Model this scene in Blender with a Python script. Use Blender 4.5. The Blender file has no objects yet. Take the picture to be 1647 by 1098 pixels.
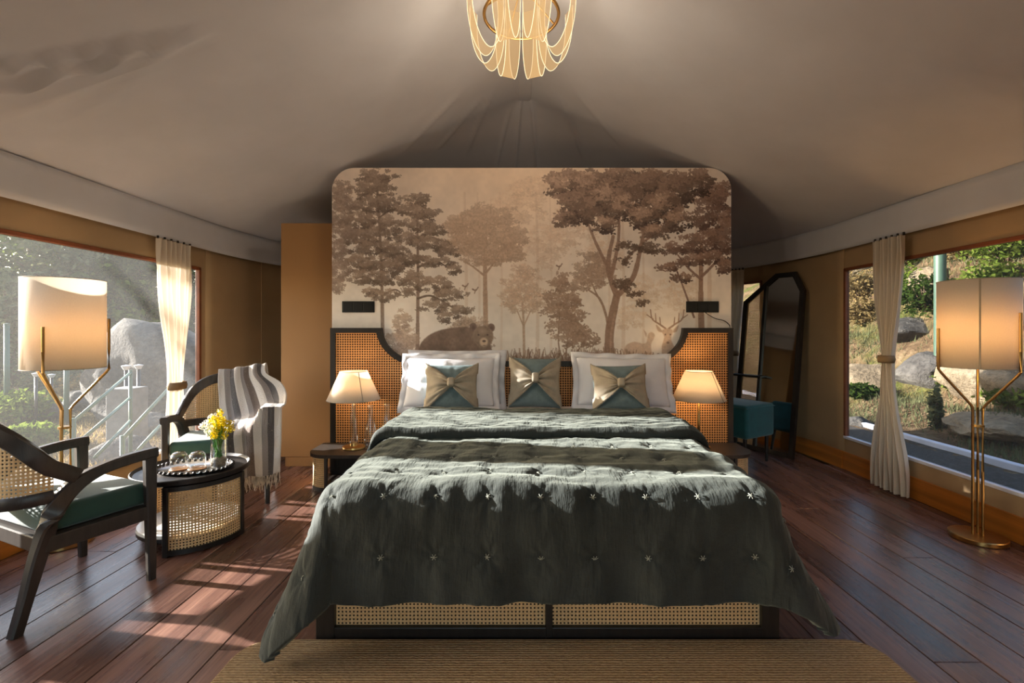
import bpy, bmesh, math, random
import numpy as np
from mathutils import Vector, Matrix, noise as mnoise
PI = math.pi
random.seed(7)
rng = np.random.default_rng(11)
scene = bpy.context.scene
COL = scene.collection

# ------------------------------------------------------------ camera, sky, sun, exposure
cam_d = bpy.data.cameras.new('camera')
cam = bpy.data.objects.new('camera', cam_d)
COL.objects.link(cam)
cam.location = (0, 0, 1.22)
cam.rotation_euler = (PI / 2, 0, 0)
cam_d.sensor_width = 36
cam_d.lens = 750 / 1647 * 36
cam_d.shift_x = -11.5 / 1647
cam_d.shift_y = -19.0 / 1647
cam_d.clip_start = 0.02
scene.camera = cam

world = bpy.data.worlds.new('world')
scene.world = world
world.use_nodes = True
wn = world.node_tree
for n in list(wn.nodes): wn.nodes.remove(n)
w_out = wn.nodes.new('ShaderNodeOutputWorld')
w_bg = wn.nodes.new('ShaderNodeBackground')
w_sky = wn.nodes.new('ShaderNodeTexSky')
w_sky.sky_type = 'NISHITA'
w_sky.sun_disc = False
w_sky.sun_elevation = math.radians(15)
w_sky.sun_rotation = math.radians(277)
w_sky.air_density = 1.0
w_sky.dust_density = 2.0
w_bg.inputs['Strength'].default_value = 1.0
wn.links.new(w_sky.outputs[0], w_bg.inputs[0])
wn.links.new(w_bg.outputs[0], w_out.inputs[0])

sun_d = bpy.data.lights.new('sun', 'SUN')
sun_d.energy = 40.0
sun_d.color = (1.0, 0.96, 0.90)
sun_d.angle = math.radians(0.6)
sun = bpy.data.objects.new('sun', sun_d)
COL.objects.link(sun)
sun.location = (-12, 5, 6)
sun.rotation_euler = Vector((1, -0.155, -0.264)).to_track_quat('-Z', 'Y').to_euler()

vs = scene.view_settings
vs.view_transform = 'Standard'
vs.look = 'None'
vs.gamma = 1.0
vs.use_curve_mapping = False
vs.exposure = 0.08
cy = scene.cycles
cy.use_denoising = True
cy.max_bounces = 8
cy.diffuse_bounces = 5
cy.glossy_bounces = 4
cy.transmission_bounces = 6
cy.transparent_max_bounces = 16
cy.caustics_reflective = False
cy.caustics_refractive = False
cy.sample_clamp_indirect = 6.0
cy.use_adaptive_sampling = True
cy.adaptive_threshold = 0.03

# ------------------------------------------------------------ materials
def s2l(c):
    return tuple((x / 12.92 if x <= 0.04045 else ((x + 0.055) / 1.055) ** 2.4) for x in c)
def rgb(r, g, b):
    return s2l((r / 255, g / 255, b / 255))

MATS = {}
class NT:
    """small helper around a material node tree"""
    def __init__(s, name):
        s.m = bpy.data.materials.new(name); s.m.use_nodes = True
        s.t = s.m.node_tree
        for n in list(s.t.nodes): s.t.nodes.remove(n)
        s.out = s.n('ShaderNodeOutputMaterial')
        MATS[name] = s.m
    def n(s, typ, **kw):
        x = s.t.nodes.new(typ)
        for k, v in kw.items(): setattr(x, k, v)
        return x
    def l(s, a, b): s.t.links.new(a, b)
    def coord(s, out='Object', scale=(1, 1, 1), loc=None):
        tc = s.n('ShaderNodeTexCoord'); mp = s.n('ShaderNodeMapping')
        s.l(tc.outputs[out], mp.inputs[0]); mp.inputs['Scale'].default_value = scale
        if loc is not None: s.l(loc, mp.inputs['Location'])
        return mp.outputs[0]
    def noise(s, vec, scale, detail=4, rough=0.55):
        x = s.n('ShaderNodeTexNoise'); s.l(vec, x.inputs['Vector'])
        x.inputs['Scale'].default_value = scale; x.inputs['Detail'].default_value = detail
        x.inputs['Roughness'].default_value = rough
        return x.outputs['Fac']
    def ramp(s, fac, stops, interp='LINEAR'):
        r = s.n('ShaderNodeValToRGB'); s.l(fac, r.inputs[0]); cr = r.color_ramp; cr.interpolation = interp
        while len(cr.elements) < len(stops): cr.elements.new(0.5)
        for e, (p, c) in zip(cr.elements, stops):
            e.position = p; e.color = (c[0], c[1], c[2], 1)
        return r.outputs[0]
    def math(s, op, a, b=None, c=None):
        x = s.n('ShaderNodeMath', operation=op)
        for i, v in enumerate((a, b, c)):
            if v is None: continue
            if isinstance(v, (int, float)): x.inputs[i].default_value = v
            else: s.l(v, x.inputs[i])
        return x.outputs[0]
    def mix(s, fac, a, b):
        x = s.n('ShaderNodeMix', data_type='RGBA')
        for i, v in ((0, fac), (6, a), (7, b)):
            if isinstance(v, (int, float)): x.inputs[i].default_value = v
            elif isinstance(v, tuple): x.inputs[i].default_value = (v[0], v[1], v[2], 1)
            else: s.l(v, x.inputs[i])
        return x.outputs[2]
    def bump(s, h, strength, dist=0.01):
        b = s.n('ShaderNodeBump'); s.l(h, b.inputs['Height'])
        b.inputs['Strength'].default_value = strength; b.inputs['Distance'].default_value = dist
        return b.outputs[0]
    def bsdf(s, col=None, rough=0.6, metal=0.0, normal=None, spec=0.5, sheen=0, sheen_tint=None, coat=0):
        p = s.n('ShaderNodeBsdfPrincipled')
        if col is not None:
            if isinstance(col, tuple): p.inputs['Base Color'].default_value = (col[0], col[1], col[2], 1)
            else: s.l(col, p.inputs['Base Color'])
        if isinstance(rough, (int, float)): p.inputs['Roughness'].default_value = rough
        else: s.l(rough, p.inputs['Roughness'])
        p.inputs['Metallic'].default_value = metal
        p.inputs['Specular IOR Level'].default_value = spec
        p.inputs['Sheen Weight'].default_value = sheen
        p.inputs['Coat Weight'].default_value = coat
        if sheen_tint: p.inputs['Sheen Tint'].default_value = (*sheen_tint, 1)
        if normal is not None: s.l(normal, p.inputs['Normal'])
        return p.outputs[0]
    def mixsh(s, fac, a, b):
        x = s.n('ShaderNodeMixShader')
        if isinstance(fac, (int, float)): x.inputs[0].default_value = fac
        else: s.l(fac, x.inputs[0])
        s.l(a, x.inputs[1]); s.l(b, x.inputs[2])
        return x.outputs[0]
    def done(s, sh): s.l(sh, s.out.inputs[0]); return s.m

def simple(name, col, rough=0.6, metal=0.0, var=0.12, vscale=8, bstr=0.0, bscale=60, spec=0.5, sheen=0, stretch=(1, 1, 1), coat=0):
    t = NT(name); v = t.coord('Object', stretch)
    f = t.noise(v, vscale, 5)
    c0 = tuple(x * (1 - var) for x in col); c1 = tuple(min(1, x * (1 + var)) for x in col)
    c = t.ramp(f, [(0.3, c0), (0.7, c1)])
    nb = t.bump(t.noise(v, bscale, 3), bstr) if bstr else None
    return t.done(t.bsdf(c, rough, metal, nb, spec, sheen, coat=coat))

simple('dark_wood', (0.016, 0.012, 0.010), 0.42, var=0.35, vscale=6, bstr=0.08, bscale=40, stretch=(8, 8, 1))
simple('grey_wood', (0.040, 0.032, 0.027), 0.38, var=0.3, vscale=8, bstr=0.1, bscale=60, stretch=(5, 5, 1))
simple('black_plastic', (0.008, 0.008, 0.008), 0.35, var=0.1)
simple('brass', (0.58, 0.36, 0.13), 0.28, 1.0, var=0.12, vscale=20)
simple('dark_brass', (0.42, 0.25, 0.09), 0.3, 1.0, var=0.15, vscale=20)
simple('ceiling_canvas', rgb(208, 209, 214), 0.9, var=0.05, vscale=2.5, bstr=0.06, bscale=500)
simple('valance_canvas', rgb(200, 201, 206), 0.9, var=0.05, vscale=2.5, bstr=0.06, bscale=500)
simple('wall_canvas', rgb(164, 137, 102), 0.85, var=0.10, vscale=2.0, bstr=0.10, bscale=400)
simple('window_trim', rgb(120, 66, 36), 0.6, var=0.2, vscale=10)
simple('sill_white', rgb(205, 205, 215), 0.5, var=0.06)
simple('board_orange', rgb(176, 108, 38), 0.5, var=0.3, vscale=3, stretch=(1, 0.25, 6), bstr=0.05)
simple('beige_panel', rgb(160, 120, 74), 0.6, var=0.03, vscale=2)
simple('wall_paint', rgb(190, 160, 128), 0.8, var=0.05)
simple('green_velvet', (0.010, 0.060, 0.046), 0.75, var=0.2, vscale=10, sheen=0.4, bstr=0.05, bscale=300)
simple('teal_velvet', (0.004, 0.090, 0.098), 0.75, var=0.2, vscale=10, sheen=0.3)
simple('white_linen', rgb(226, 226, 232), 0.8, var=0.03, bstr=0.35, bscale=14)
simple('blue_linen', rgb(112, 130, 134), 0.85, var=0.1, vscale=30, bstr=0.2, bscale=300)
simple('beige_linen', rgb(168, 157, 140), 0.85, var=0.08, vscale=30, bstr=0.2, bscale=300)
simple('thread', rgb(140, 145, 136), 0.8)
simple('white_marble', rgb(225, 222, 215), 0.25, var=0.04, vscale=5)
simple('coaster_wood', rgb(190, 130, 80), 0.6, var=0.2, vscale=12)
simple('silver', (0.75, 0.73, 0.70), 0.22, 1.0, var=0.06)
simple('pebbles', rgb(150, 135, 112), 0.5, var=0.5, vscale=120, bstr=0.5, bscale=200)
simple('stem_green', rgb(70, 130, 30), 0.5, var=0.35, vscale=60)
simple('yellow_petal', rgb(240, 215, 20), 0.6, var=0.2, vscale=90)
simple('white_petal', rgb(240, 238, 230), 0.6, var=0.06, vscale=60)
simple('white_plastic', rgb(190, 190, 190), 0.4)
simple('green_metal', rgb(60, 84, 69), 0.5, var=0.1)
simple('grey_stone', rgb(104, 103, 100), 0.85, var=0.25, vscale=6, bstr=0.4, bscale=30)
simple('bark', rgb(96, 76, 58), 0.9, var=0.35, vscale=9, bstr=0.6, bscale=40)

# duvet velvet
t = NT('duvet_velvet'); v = t.coord('Object')
f = t.noise(v, 4, 6); c = t.ramp(f, [(0.3, (0.024, 0.029, 0.0285)), (0.7, (0.040, 0.047, 0.046))])
nb = t.bump(t.math('ADD', t.noise(v, 22, 4), t.math('MULTIPLY', t.noise(t.coord('Object', (30, 6, 6)), 3, 4), 0.6)), 0.35, 0.015)
t.done(t.bsdf(c, 0.8, 0, nb, 0.15, 0.22, (0.80, 0.88, 0.78)))

# floor planks
t = NT('plank_wood')
oi = t.n('ShaderNodeObjectInfo')
off = t.n('ShaderNodeCombineXYZ'); t.l(t.math('MULTIPLY', oi.outputs['Random'], 37.0), off.inputs[0]); t.l(t.math('MULTIPLY', oi.outputs['Random'], 91.0), off.inputs[1])
v = t.coord('Object', (9, 0.9, 9), off.outputs[0]); v2 = t.coord('Object', (60, 2.2, 60), off.outputs[0]); v3 = t.coord('Object', (1.6, 0.7, 1.6), off.outputs[0])
g1 = t.noise(v, 1.0, 6, 0.6); g2 = t.noise(v2, 1.0, 5, 0.65); g3 = t.noise(v3, 1.3, 4)
g = t.math('ADD', t.math('MULTIPLY', g1, 0.55), t.math('MULTIPLY', g2, 0.45))
c = t.ramp(g, [(0.32, rgb(58, 36, 29)), (0.48, rgb(102, 64, 49)), (0.60, rgb(134, 89, 67)), (0.72, rgb(162, 113, 86))])
c = t.mix(t.math('MULTIPLY', g3, 0.45), c, rgb(76, 50, 44))
hv = t.n('ShaderNodeHueSaturation'); t.l(c, hv.inputs['Color']); t.l(t.math('MULTIPLY_ADD', oi.outputs['Random'], 0.55, 0.82), hv.inputs['Value']); hv.inputs['Saturation'].default_value = 0.82
rr = t.math('MULTIPLY_ADD', g1, 0.28, 0.14)
t.done(t.bsdf(hv.outputs[0], rr, 0, t.bump(g2, 0.25, 0.004), 0.5))

# cane webbing (uv in metres), open holes
def cane(name, pitch, c_lo, c_hi, hole=0.30):
    t = NT(name)
    tc = t.n('ShaderNodeTexCoord')
    sc_ = t.n('ShaderNodeVectorMath', operation='SCALE'); t.l(tc.outputs['UV'], sc_.inputs[0]); sc_.inputs['Scale'].default_value = 1 / pitch
    fr = t.n('ShaderNodeVectorMath', operation='FRACTION'); t.l(sc_.outputs[0], fr.inputs[0])
    sb = t.n('ShaderNodeVectorMath', operation='SUBTRACT'); t.l(fr.outputs[0], sb.inputs[0]); sb.inputs[1].default_value = (0.5, 0.5, 0.5)
    ab = t.n('ShaderNodeVectorMath', operation='ABSOLUTE'); t.l(sb.outputs[0], ab.inputs[0])
    sx = t.n('ShaderNodeSeparateXYZ'); t.l(ab.outputs[0], sx.inputs[0])
    mx = t.math('MAXIMUM', sx.outputs[0], sx.outputs[1])
    dg = t.math('MULTIPLY', t.math('ADD', sx.outputs[0], sx.outputs[1]), 0.72)
    d = t.math('MAXIMUM', mx, dg)
    holef = t.math('LESS_THAN', d, hole)
    f = t.noise(sc_.outputs[0], 1.7, 3)
    c = t.ramp(f, [(0.3, c_lo), (0.7, c_hi)])
    sh = t.bsdf(c, 0.5, 0, t.bump(d, 0.5, 0.004), 0.4)
    tr = t.n('ShaderNodeBsdfTransparent')
    t.done(t.mixsh(holef, sh, tr.outputs[0]))
cane('cane_light', 0.0150, rgb(212, 170, 116), rgb(238, 204, 154), 0.245)
cane('cane_head', 0.0205, rgb(196, 138, 84), rgb(222, 166, 108), 0.335)
simple('cane_backing', rgb(40, 20, 9), 0.8, var=0.2)

# glass-like thin material
def thin_glass(name, tint, refl=0.12):
    t = NT(name)
    tr = t.n('ShaderNodeBsdfTransparent'); tr.inputs[0].default_value = (*tint, 1)
    gl = t.n('ShaderNodeBsdfGlossy'); gl.inputs['Roughness'].default_value = 0.03
    lw = t.n('ShaderNodeLayerWeight'); lw.inputs['Blend'].default_value = 0.35
    fac = t.math('MULTIPLY_ADD', lw.outputs['Facing'], 0.45, refl)
    t.done(t.mixsh(fac, tr.outputs[0], gl.outputs[0]))
thin_glass('clear_glass', (0.93, 0.95, 0.95))

def screen_mat(name, dens, col):
    t = NT(name); v = t.coord('Object', (1, 1, 1))
    tr = t.n('ShaderNodeBsdfTransparent')
    df = t.n('ShaderNodeBsdfDiffuse'); df.inputs[0].default_value = (*col, 1)
    tl = t.n('ShaderNodeBsdfTranslucent'); tl.inputs[0].default_value = (*col, 1)
    f = t.math('MULTIPLY_ADD', t.noise(v, 3, 4), dens * 0.5, dens * 0.75)
    t.done(t.mixsh(f, tr.outputs[0], t.mixsh(0.5, df.outputs[0], tl.outputs[0])))
screen_mat('insect_screen', 0.32, (0.085, 0.085, 0.085))
screen_mat('dark_screen', 0.60, (0.035, 0.035, 0.035))

def shade_mat(name, col, tr=0.55):
    t = NT(name); v = t.coord('Object')
    f = t.noise(v, 180, 3)
    c = t.ramp(f, [(0.3, tuple(x * 0.95 for x in col)), (0.7, col)])
    df = t.n('ShaderNodeBsdfDiffuse'); t.l(c, df.inputs[0])
    tl = t.n('ShaderNodeBsdfTranslucent'); t.l(c, tl.inputs[0])
    t.done(t.mixsh(tr, df.outputs[0], tl.outputs[0]))
shade_mat('shade_linen', rgb(240, 230, 216), 0.5)
shade_mat('curtain_voile', rgb(222, 211, 194), 0.22)

def emis(name, col, strength, alpha=1.0):
    t = NT(name); e = t.n('ShaderNodeEmission'); e.inputs[0].default_value = (*col, 1); e.inputs[1].default_value = strength
    if alpha < 1:
        tr = t.n('ShaderNodeBsdfTransparent'); t.done(t.mixsh(alpha, tr.outputs[0], e.outputs[0]))
    else: t.done(e.outputs[0])
emis('acrylic_lit', (1.0, 0.60, 0.25), 0.80, 0.60)
emis('acrylic_edge', (1.0, 0.80, 0.48), 1.5)
emis('bulb_glow', (1.0, 0.70, 0.36), 14)

t = NT('mirror_glass'); g = t.n('ShaderNodeBsdfGlossy'); g.inputs[0].default_value = (0.72, 0.72, 0.68, 1); g.inputs['Roughness'].default_value = 0.04
t.done(g.outputs[0])

# jute rug
t = NT('jute'); v = t.coord('Object')
wv = t.n('ShaderNodeTexWave', wave_type='BANDS', bands_direction='Y'); t.l(v, wv.inputs[0]); wv.inputs['Scale'].default_value = 26; wv.inputs['Distortion'].default_value = 2.5; wv.inputs['Detail'].default_value = 3; wv.inputs['Detail Scale'].default_value = 3
wf = wv.outputs['Fac']; nf = t.noise(v, 70, 4)
c = t.ramp(t.math('ADD', t.math('MULTIPLY', wf, 0.45), t.math('MULTIPLY', nf, 0.55)), [(0.25, rgb(150, 122, 88)), (0.75, rgb(206, 178, 138))])
t.done(t.bsdf(c, 0.95, 0, t.bump(t.math('ADD', wf, nf), 0.9, 0.008), 0.2))

# striped throw (uv.x across)
t = NT('throw_wool'); tc = t.n('ShaderNodeTexCoord'); sx = t.n('ShaderNodeSeparateXYZ'); t.l(tc.outputs['UV'], sx.inputs[0])
W_, G_, B_, D_ = rgb(222, 216, 210), rgb(140, 132, 130), rgb(88, 70, 62), rgb(60, 57, 62)
c = t.ramp(sx.outputs[0], [(0.0, W_), (0.12, G_), (0.24, D_), (0.34, W_), (0.46, G_), (0.53, B_), (0.64, W_), (0.74, G_), (0.82, D_), (0.90, W_)], 'CONSTANT')
v = t.coord('UV', (60, 60, 60)); nf = t.noise(v, 1.2, 4)
c2 = t.mix(t.math('MULTIPLY', nf, 0.3), c, rgb(190, 182, 174))
t.done(t.bsdf(c2, 0.95, 0, t.bump(nf, 0.8, 0.01), 0.1, 0.3))
simple('throw_fringe', rgb(196, 184, 168), 0.95, var=0.4, vscale=30)

# mural print colours come from a colour attribute drawn below
t = NT('mural_print'); at = t.n('ShaderNodeVertexColor', layer_name='print')
t.done(t.bsdf(at.outputs[0], 0.75, 0, None, 0.25))

# outdoors
t = NT('dry_ground'); v = t.coord('Object')
n1 = t.noise(v, 0.55, 6, 0.65); n2 = t.noise(v, 5.0, 6, 0.7); n3 = t.noise(v, 28, 4, 0.7)
c = t.ramp(n2, [(0.3, rgb(68, 52, 38)), (0.5, rgb(109, 89, 66)), (0.72, rgb(146, 126, 98))])
c = t.mix(t.ramp(n1, [(0.52, (0, 0, 0)), (0.66, (1, 1, 1))]), c, t.ramp(n3, [(0.3, rgb(52, 61, 24)), (0.7, rgb(107, 112, 54))]))
t.done(t.bsdf(c, 0.95, 0, t.bump(t.math('ADD', n3, n2), 1.0, 0.06), 0.1))
t = NT('gravel'); v = t.coord('Object'); n2 = t.noise(v, 30.0, 5, 0.75)
t.done(t.bsdf(t.ramp(n2, [(0.3, rgb(56, 52, 49)), (0.7, rgb(98, 93, 86))]), 0.95, 0, t.bump(n2, 0.8, 0.02), 0.1))
def rock(name, a, b, d):
    t = NT(name); v = t.coord('Object'); n1 = t.noise(v, 1.6, 6, 0.65); n2 = t.noise(v, 14, 5, 0.7)
    c = t.ramp(t.math('ADD', t.math('MULTIPLY', n1, 0.6), t.math('MULTIPLY', n2, 0.4)), [(0.33, a), (0.5, b), (0.68, d)])
    t.done(t.bsdf(c, 0.9, 0, t.bump(t.math('ADD', n1, t.math('MULTIPLY', n2, 0.5)), 1.0, 0.08), 0.15))
rock('rock_warm', rgb(73, 63, 51), rgb(128, 114, 93), rgb(163, 147, 123))
rock('rock_grey', rgb(51, 49, 47), rgb(86, 83, 79), rgb(117, 113, 106))
def leaf(name, a, b):
    t = NT(name); v = t.coord('Object'); f = t.noise(v, 2.2, 4); f2 = t.noise(v, 9, 2)
    c = t.ramp(t.math('ADD', t.math('MULTIPLY', f, 0.5), t.math('MULTIPLY', f2, 0.5)), [(0.35, a), (0.65, b)])
    df = t.n('ShaderNodeBsdfDiffuse'); t.l(c, df.inputs[0]); tl = t.n('ShaderNodeBsdfTranslucent'); t.l(c, tl.inputs[0])
    t.done(t.mixsh(0.4, df.outputs[0], tl.outputs[0]))
leaf('leaf_dark', rgb(31, 45, 19), rgb(73, 91, 40))
leaf('leaf_bright', rgb(58, 77, 24), rgb(117, 130, 58))
leaf('leaf_dry', rgb(91, 75, 47), rgb(144, 126, 86))
leaf('leaf_grey', rgb(65, 73, 51), rgb(123, 126, 91))

# ------------------------------------------------------------ mesh helpers
def link(name, me, mat, parent=None, smooth=False):
    o = bpy.data.objects.new(name, me); COL.objects.link(o)
    if mat: 
        for mm in (mat if isinstance(mat, (list, tuple)) else [mat]): me.materials.append(MATS[mm])
    if parent: o.parent = parent
    if smooth: me.shade_smooth()
    return o
def tag(o, label, cat, group=None):
    o['label'] = label; o['category'] = cat
    if group: o['group'] = group
    return o
def structure(o, label=None, cat=None):
    o['kind'] = 'structure'
    if label: o['label'] = label
    if cat: o['category'] = cat
    return o
def thing(name, label, cat, loc=(0, 0, 0), rz=0.0, group=None):
    o = bpy.data.objects.new(name, None); COL.objects.link(o)
    o.empty_display_size = 0.1
    o.location = loc; o.rotation_euler = (0, 0, rz)
    return tag(o, label, cat, group)
def copy_tree(o, parent=None):
    c = o.copy(); COL.objects.link(c); c.parent = parent
    for ch in list(o.children): copy_tree(ch, c)
    return c
class MB:
    def __init__(s): s.bm = bmesh.new(); s.uv = None
    def uvl(s):
        if s.uv is None: s.uv = s.bm.loops.layers.uv.new('UVMap')
        return s.uv
    def box(s, a, b, bev=0.0, seg=2, rot=None):
        bm2 = bmesh.new()
        r = bmesh.ops.create_cube(bm2, size=1)
        ce = [(a[i] + b[i]) / 2 for i in range(3)]; sz = [abs(b[i] - a[i]) for i in range(3)]
        for v in bm2.verts: v.co = Vector((v.co.x * sz[0], v.co.y * sz[1], v.co.z * sz[2]))
        if bev > 0: bmesh.ops.bevel(bm2, geom=list(bm2.edges), offset=min(bev, min(sz) * 0.49), segments=seg, profile=0.5, affect='EDGES')
        M_ = Matrix.Translation(ce) @ (rot.to_4x4() if rot else Matrix.Identity(4))
        bm2.transform(M_)
        s._join(bm2); return s
    def _join(s, bm2):
        me = bpy.data.meshes.new('tmp'); bm2.to_mesh(me); bm2.free(); s.bm.from_mesh(me); bpy.data.meshes.remove(me)
    def ring_surface(s, rings, closed_u=True, cap=True):
        """rings: list of lists of points"""
        vr = [[s.bm.verts.new(p) for p in r] for r in rings]
        n = len(rings[0])
        for i in range(len(vr) - 1):
            for j in range(n if closed_u else n - 1):
                k = (j + 1) % n
                try: s.bm.faces.new((vr[i][j], vr[i][k], vr[i + 1][k], vr[i + 1][j]))
                except ValueError: pass
        if cap and closed_u:
            try: s.bm.faces.new(list(reversed(vr[0]))); s.bm.faces.new(vr[-1])
            except ValueError: pass
        return vr
    def sweep(s, pts, w, h=None, up=(0, 0, 1), n=None, closed=False):
        """sweep a rounded profile (w sideways, h along up) or, with n, a round one of radius w"""
        pts = [Vector(p) for p in pts]; N = len(pts); upv = Vector(up)
        rings = []
        for i, p in enumerate(pts):
            if closed: tg = pts[(i + 1) % N] - pts[(i - 1) % N]
            else: tg = pts[min(i + 1, N - 1)] - pts[max(i - 1, 0)]
            tg.normalize()
            u = upv - tg * upv.dot(tg)
            if u.length < 1e-4: u = Vector((1, 0, 0)) - tg * tg.x
            u.normalize(); sd = tg.cross(u)
            ww = w[i] if isinstance(w, (list, tuple)) else w
            if n:
                rings.append([p + (sd * math.cos(2 * PI * k / n) + u * math.sin(2 * PI * k / n)) * ww for k in range(n)])
            else:
                hh = h[i] if isinstance(h, (list, tuple)) else h
                b = min(ww, hh) * 0.18; a1, a2 = ww / 2, hh / 2
                prof = [(a1, a2 - b), (a1 - b, a2), (-a1 + b, a2), (-a1, a2 - b), (-a1, -a2 + b), (-a1 + b, -a2), (a1 - b, -a2), (a1, -a2 + b)]
                rings.append([p + sd * x + u * y for x, y in prof])
        if closed: rings.append(rings[0][:])
        vr = s.ring_surface(rings, True, not closed)
        if closed: bmesh.ops.remove_doubles(s.bm, verts=s.bm.verts[:], dist=1e-6)
        return s
    def lathe(s, prof, n=32, c=(0, 0, 0)):
        rings = [[Vector((c[0] + r * math.cos(2 * PI * k / n), c[1] + r * math.sin(2 * PI * k / n), c[2] + z)) for k in range(n)] for r, z in prof]
        s.ring_surface(rings, True, True); return s
    def grid(s, f, nu, nv, uvf=None, wrap=False):
        """f(u,v)->point, u,v in 0..1; uvf(u,v)->uv"""
        vs_ = [[s.bm.verts.new(f(i / nu, j / nv)) for j in range(nv + 1)] for i in range(nu + 1)]
        uvl = s.uvl() if uvf else None
        for i in range(nu):
            for j in range(nv):
                q = ((i, j), (i + 1, j), (i + 1, j + 1), (i, j + 1))
                fc = s.bm.faces.new([vs_[a][b] for a, b in q])
                if uvl:
                    for lp, (a, b) in zip(fc.loops, q): lp[uvl].uv = uvf(a / nu, b / nv)
        return s
    def prism(s, poly, y0, y1, axis='y'):
        """extrude polygon (x,z) between y0,y1 (axis y) or (x,y) between z (axis z)"""
        def P(p, t): return Vector((p[0], t, p[1])) if axis == 'y' else Vector((p[0], p[1], t))
        a = [s.bm.verts.new(P(p, y0)) for p in poly]; b = [s.bm.verts.new(P(p, y1)) for p in poly]
        n = len(poly)
        s.bm.faces.new(a); s.bm.faces.new(list(reversed(b)))
        for i in range(n): s.bm.faces.new((a[i], b[i], b[(i + 1) % n], a[(i + 1) % n]))
        return s
    def uvplane(s, ax=(0, 2)):
        uvl = s.uvl()
        for f in s.bm.faces:
            for lp in f.loops: lp[uvl].uv = (lp.vert.co[ax[0]], lp.vert.co[ax[1]])
        return s
    def build(s, name, mat, parent=None, smooth=False, angle=None):
        bmesh.ops.recalc_face_normals(s.bm, faces=s.bm.faces[:])
        ng = [f for f in s.bm.faces if len(f.verts) > 4]
        if ng: bmesh.ops.triangulate(s.bm, faces=ng)
        me = bpy.data.meshes.new(name); s.bm.to_mesh(me); s.bm.free()
        o = link(name, me, mat, parent, smooth)
        if angle:
            me.shade_smooth()
            try: me.set_sharp_from_angle(angle=math.radians(angle))
            except Exception: pass
        return o
def solid(o, th, off=0.0):
    m = o.modifiers.new('solid', 'SOLIDIFY'); m.thickness = th; m.offset = off; return o
def catmull(P, n):
    P = [Vector(p) for p in P]; out = []
    for i in range(len(P) - 1):
        p0 = P[max(i - 1, 0)]; p1 = P[i]; p2 = P[i + 1]; p3 = P[min(i + 2, len(P) - 1)]
        for k in range(n):
            t = k / n
            out.append(0.5 * ((2 * p1) + (p2 - p0) * t + (2 * p0 - 5 * p1 + 4 * p2 - p3) * t * t + (3 * p1 - p0 - 3 * p2 + p3) * t ** 3))
    out.append(P[-1]); return out
def sm(a, b, x):
    x = max(0.0, min(1.0, (x - a) / (b - a))); return x * x * (3 - 2 * x)
def nz(x, y, z=0.0): return mnoise.noise(Vector((x, y, z)))

# ------------------------------------------------------------ the tent: plan and shell
XL, XR, XC, R_AP, YC = -2.76, 2.86, 0.05, 2.81, 4.10
YF = -2.4
EAVE, RIDGE = 2.15, 3.28

# floor of separate planks
mb = MB(); mb.box((XL - 0.1, YF, -0.08), (XR + 0.1, YC, -0.024))
poly = [(XC + (R_AP + 0.1) * math.cos(a * PI / 40), YC + (R_AP + 0.1) * math.sin(a * PI / 40)) for a in range(41)]
mb.prism(poly, -0.08, -0.024, 'z')
floor = structure(mb.build('floor', 'dark_wood'))
def plank_mesh(w, L):
    m = MB(); a = w / 2 - 0.0018; b = L / 2 - 0.0012; c = 0.002
    lo = [(-a, -b, -0.022), (a, -b, -0.022), (a, b, -0.022), (-a, b, -0.022)]
    m1 = [(x, y, -c) for x, y, z in lo]; tp = [((abs(x) - c) * (1 if x > 0 else -1), (abs(y) - c) * (1 if y > 0 else -1), 0) for x, y, z in lo]
    m.ring_surface([lo, m1, tp]); 
    bmesh.ops.recalc_face_normals(m.bm, faces=m.bm.faces[:])
    me = bpy.data.meshes.new('plank'); m.bm.to_mesh(me); m.bm.free(); me.materials.append(MATS['plank_wood']); return me
PW = 0.178
LEN = [2.1, 2.5, 2.9, 3.3]
PM = {}
x = XL + 0.01
k = 0
while x < XR + 0.05:
    xc = x + PW / 2
    ymax = YC + math.sqrt(max(0.0, R_AP ** 2 - (xc - XC) ** 2)) if abs(xc - XC) < R_AP else YC
    y = YF - random.uniform(0, 1.8)
    while y < ymax:
        L = random.choice(LEN)
        y0, y1 = max(y, YF), min(y + L, ymax)
        if y1 - y0 > 0.05 and y1 > 0.9:
            Lr = round(y1 - y0, 2)
            if Lr not in PM: PM[Lr] = plank_mesh(PW, Lr)
            o = bpy.data.objects.new('plank', PM[Lr]); COL.objects.link(o); o.parent = floor
            o.location = (xc, (y0 + y1) / 2, random.uniform(-0.0012, 0))
        elif y1 - y0 > 0.05:
            Lr = round(y1 - y0, 2)
            if Lr not in PM: PM[Lr] = plank_mesh(PW, Lr)
            o = bpy.data.objects.new('plank', PM[Lr]); COL.objects.link(o); o.parent = floor
            o.location = (xc, (y0 + y1) / 2, 0)
        y += L
    x += PW; k += 1

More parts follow.
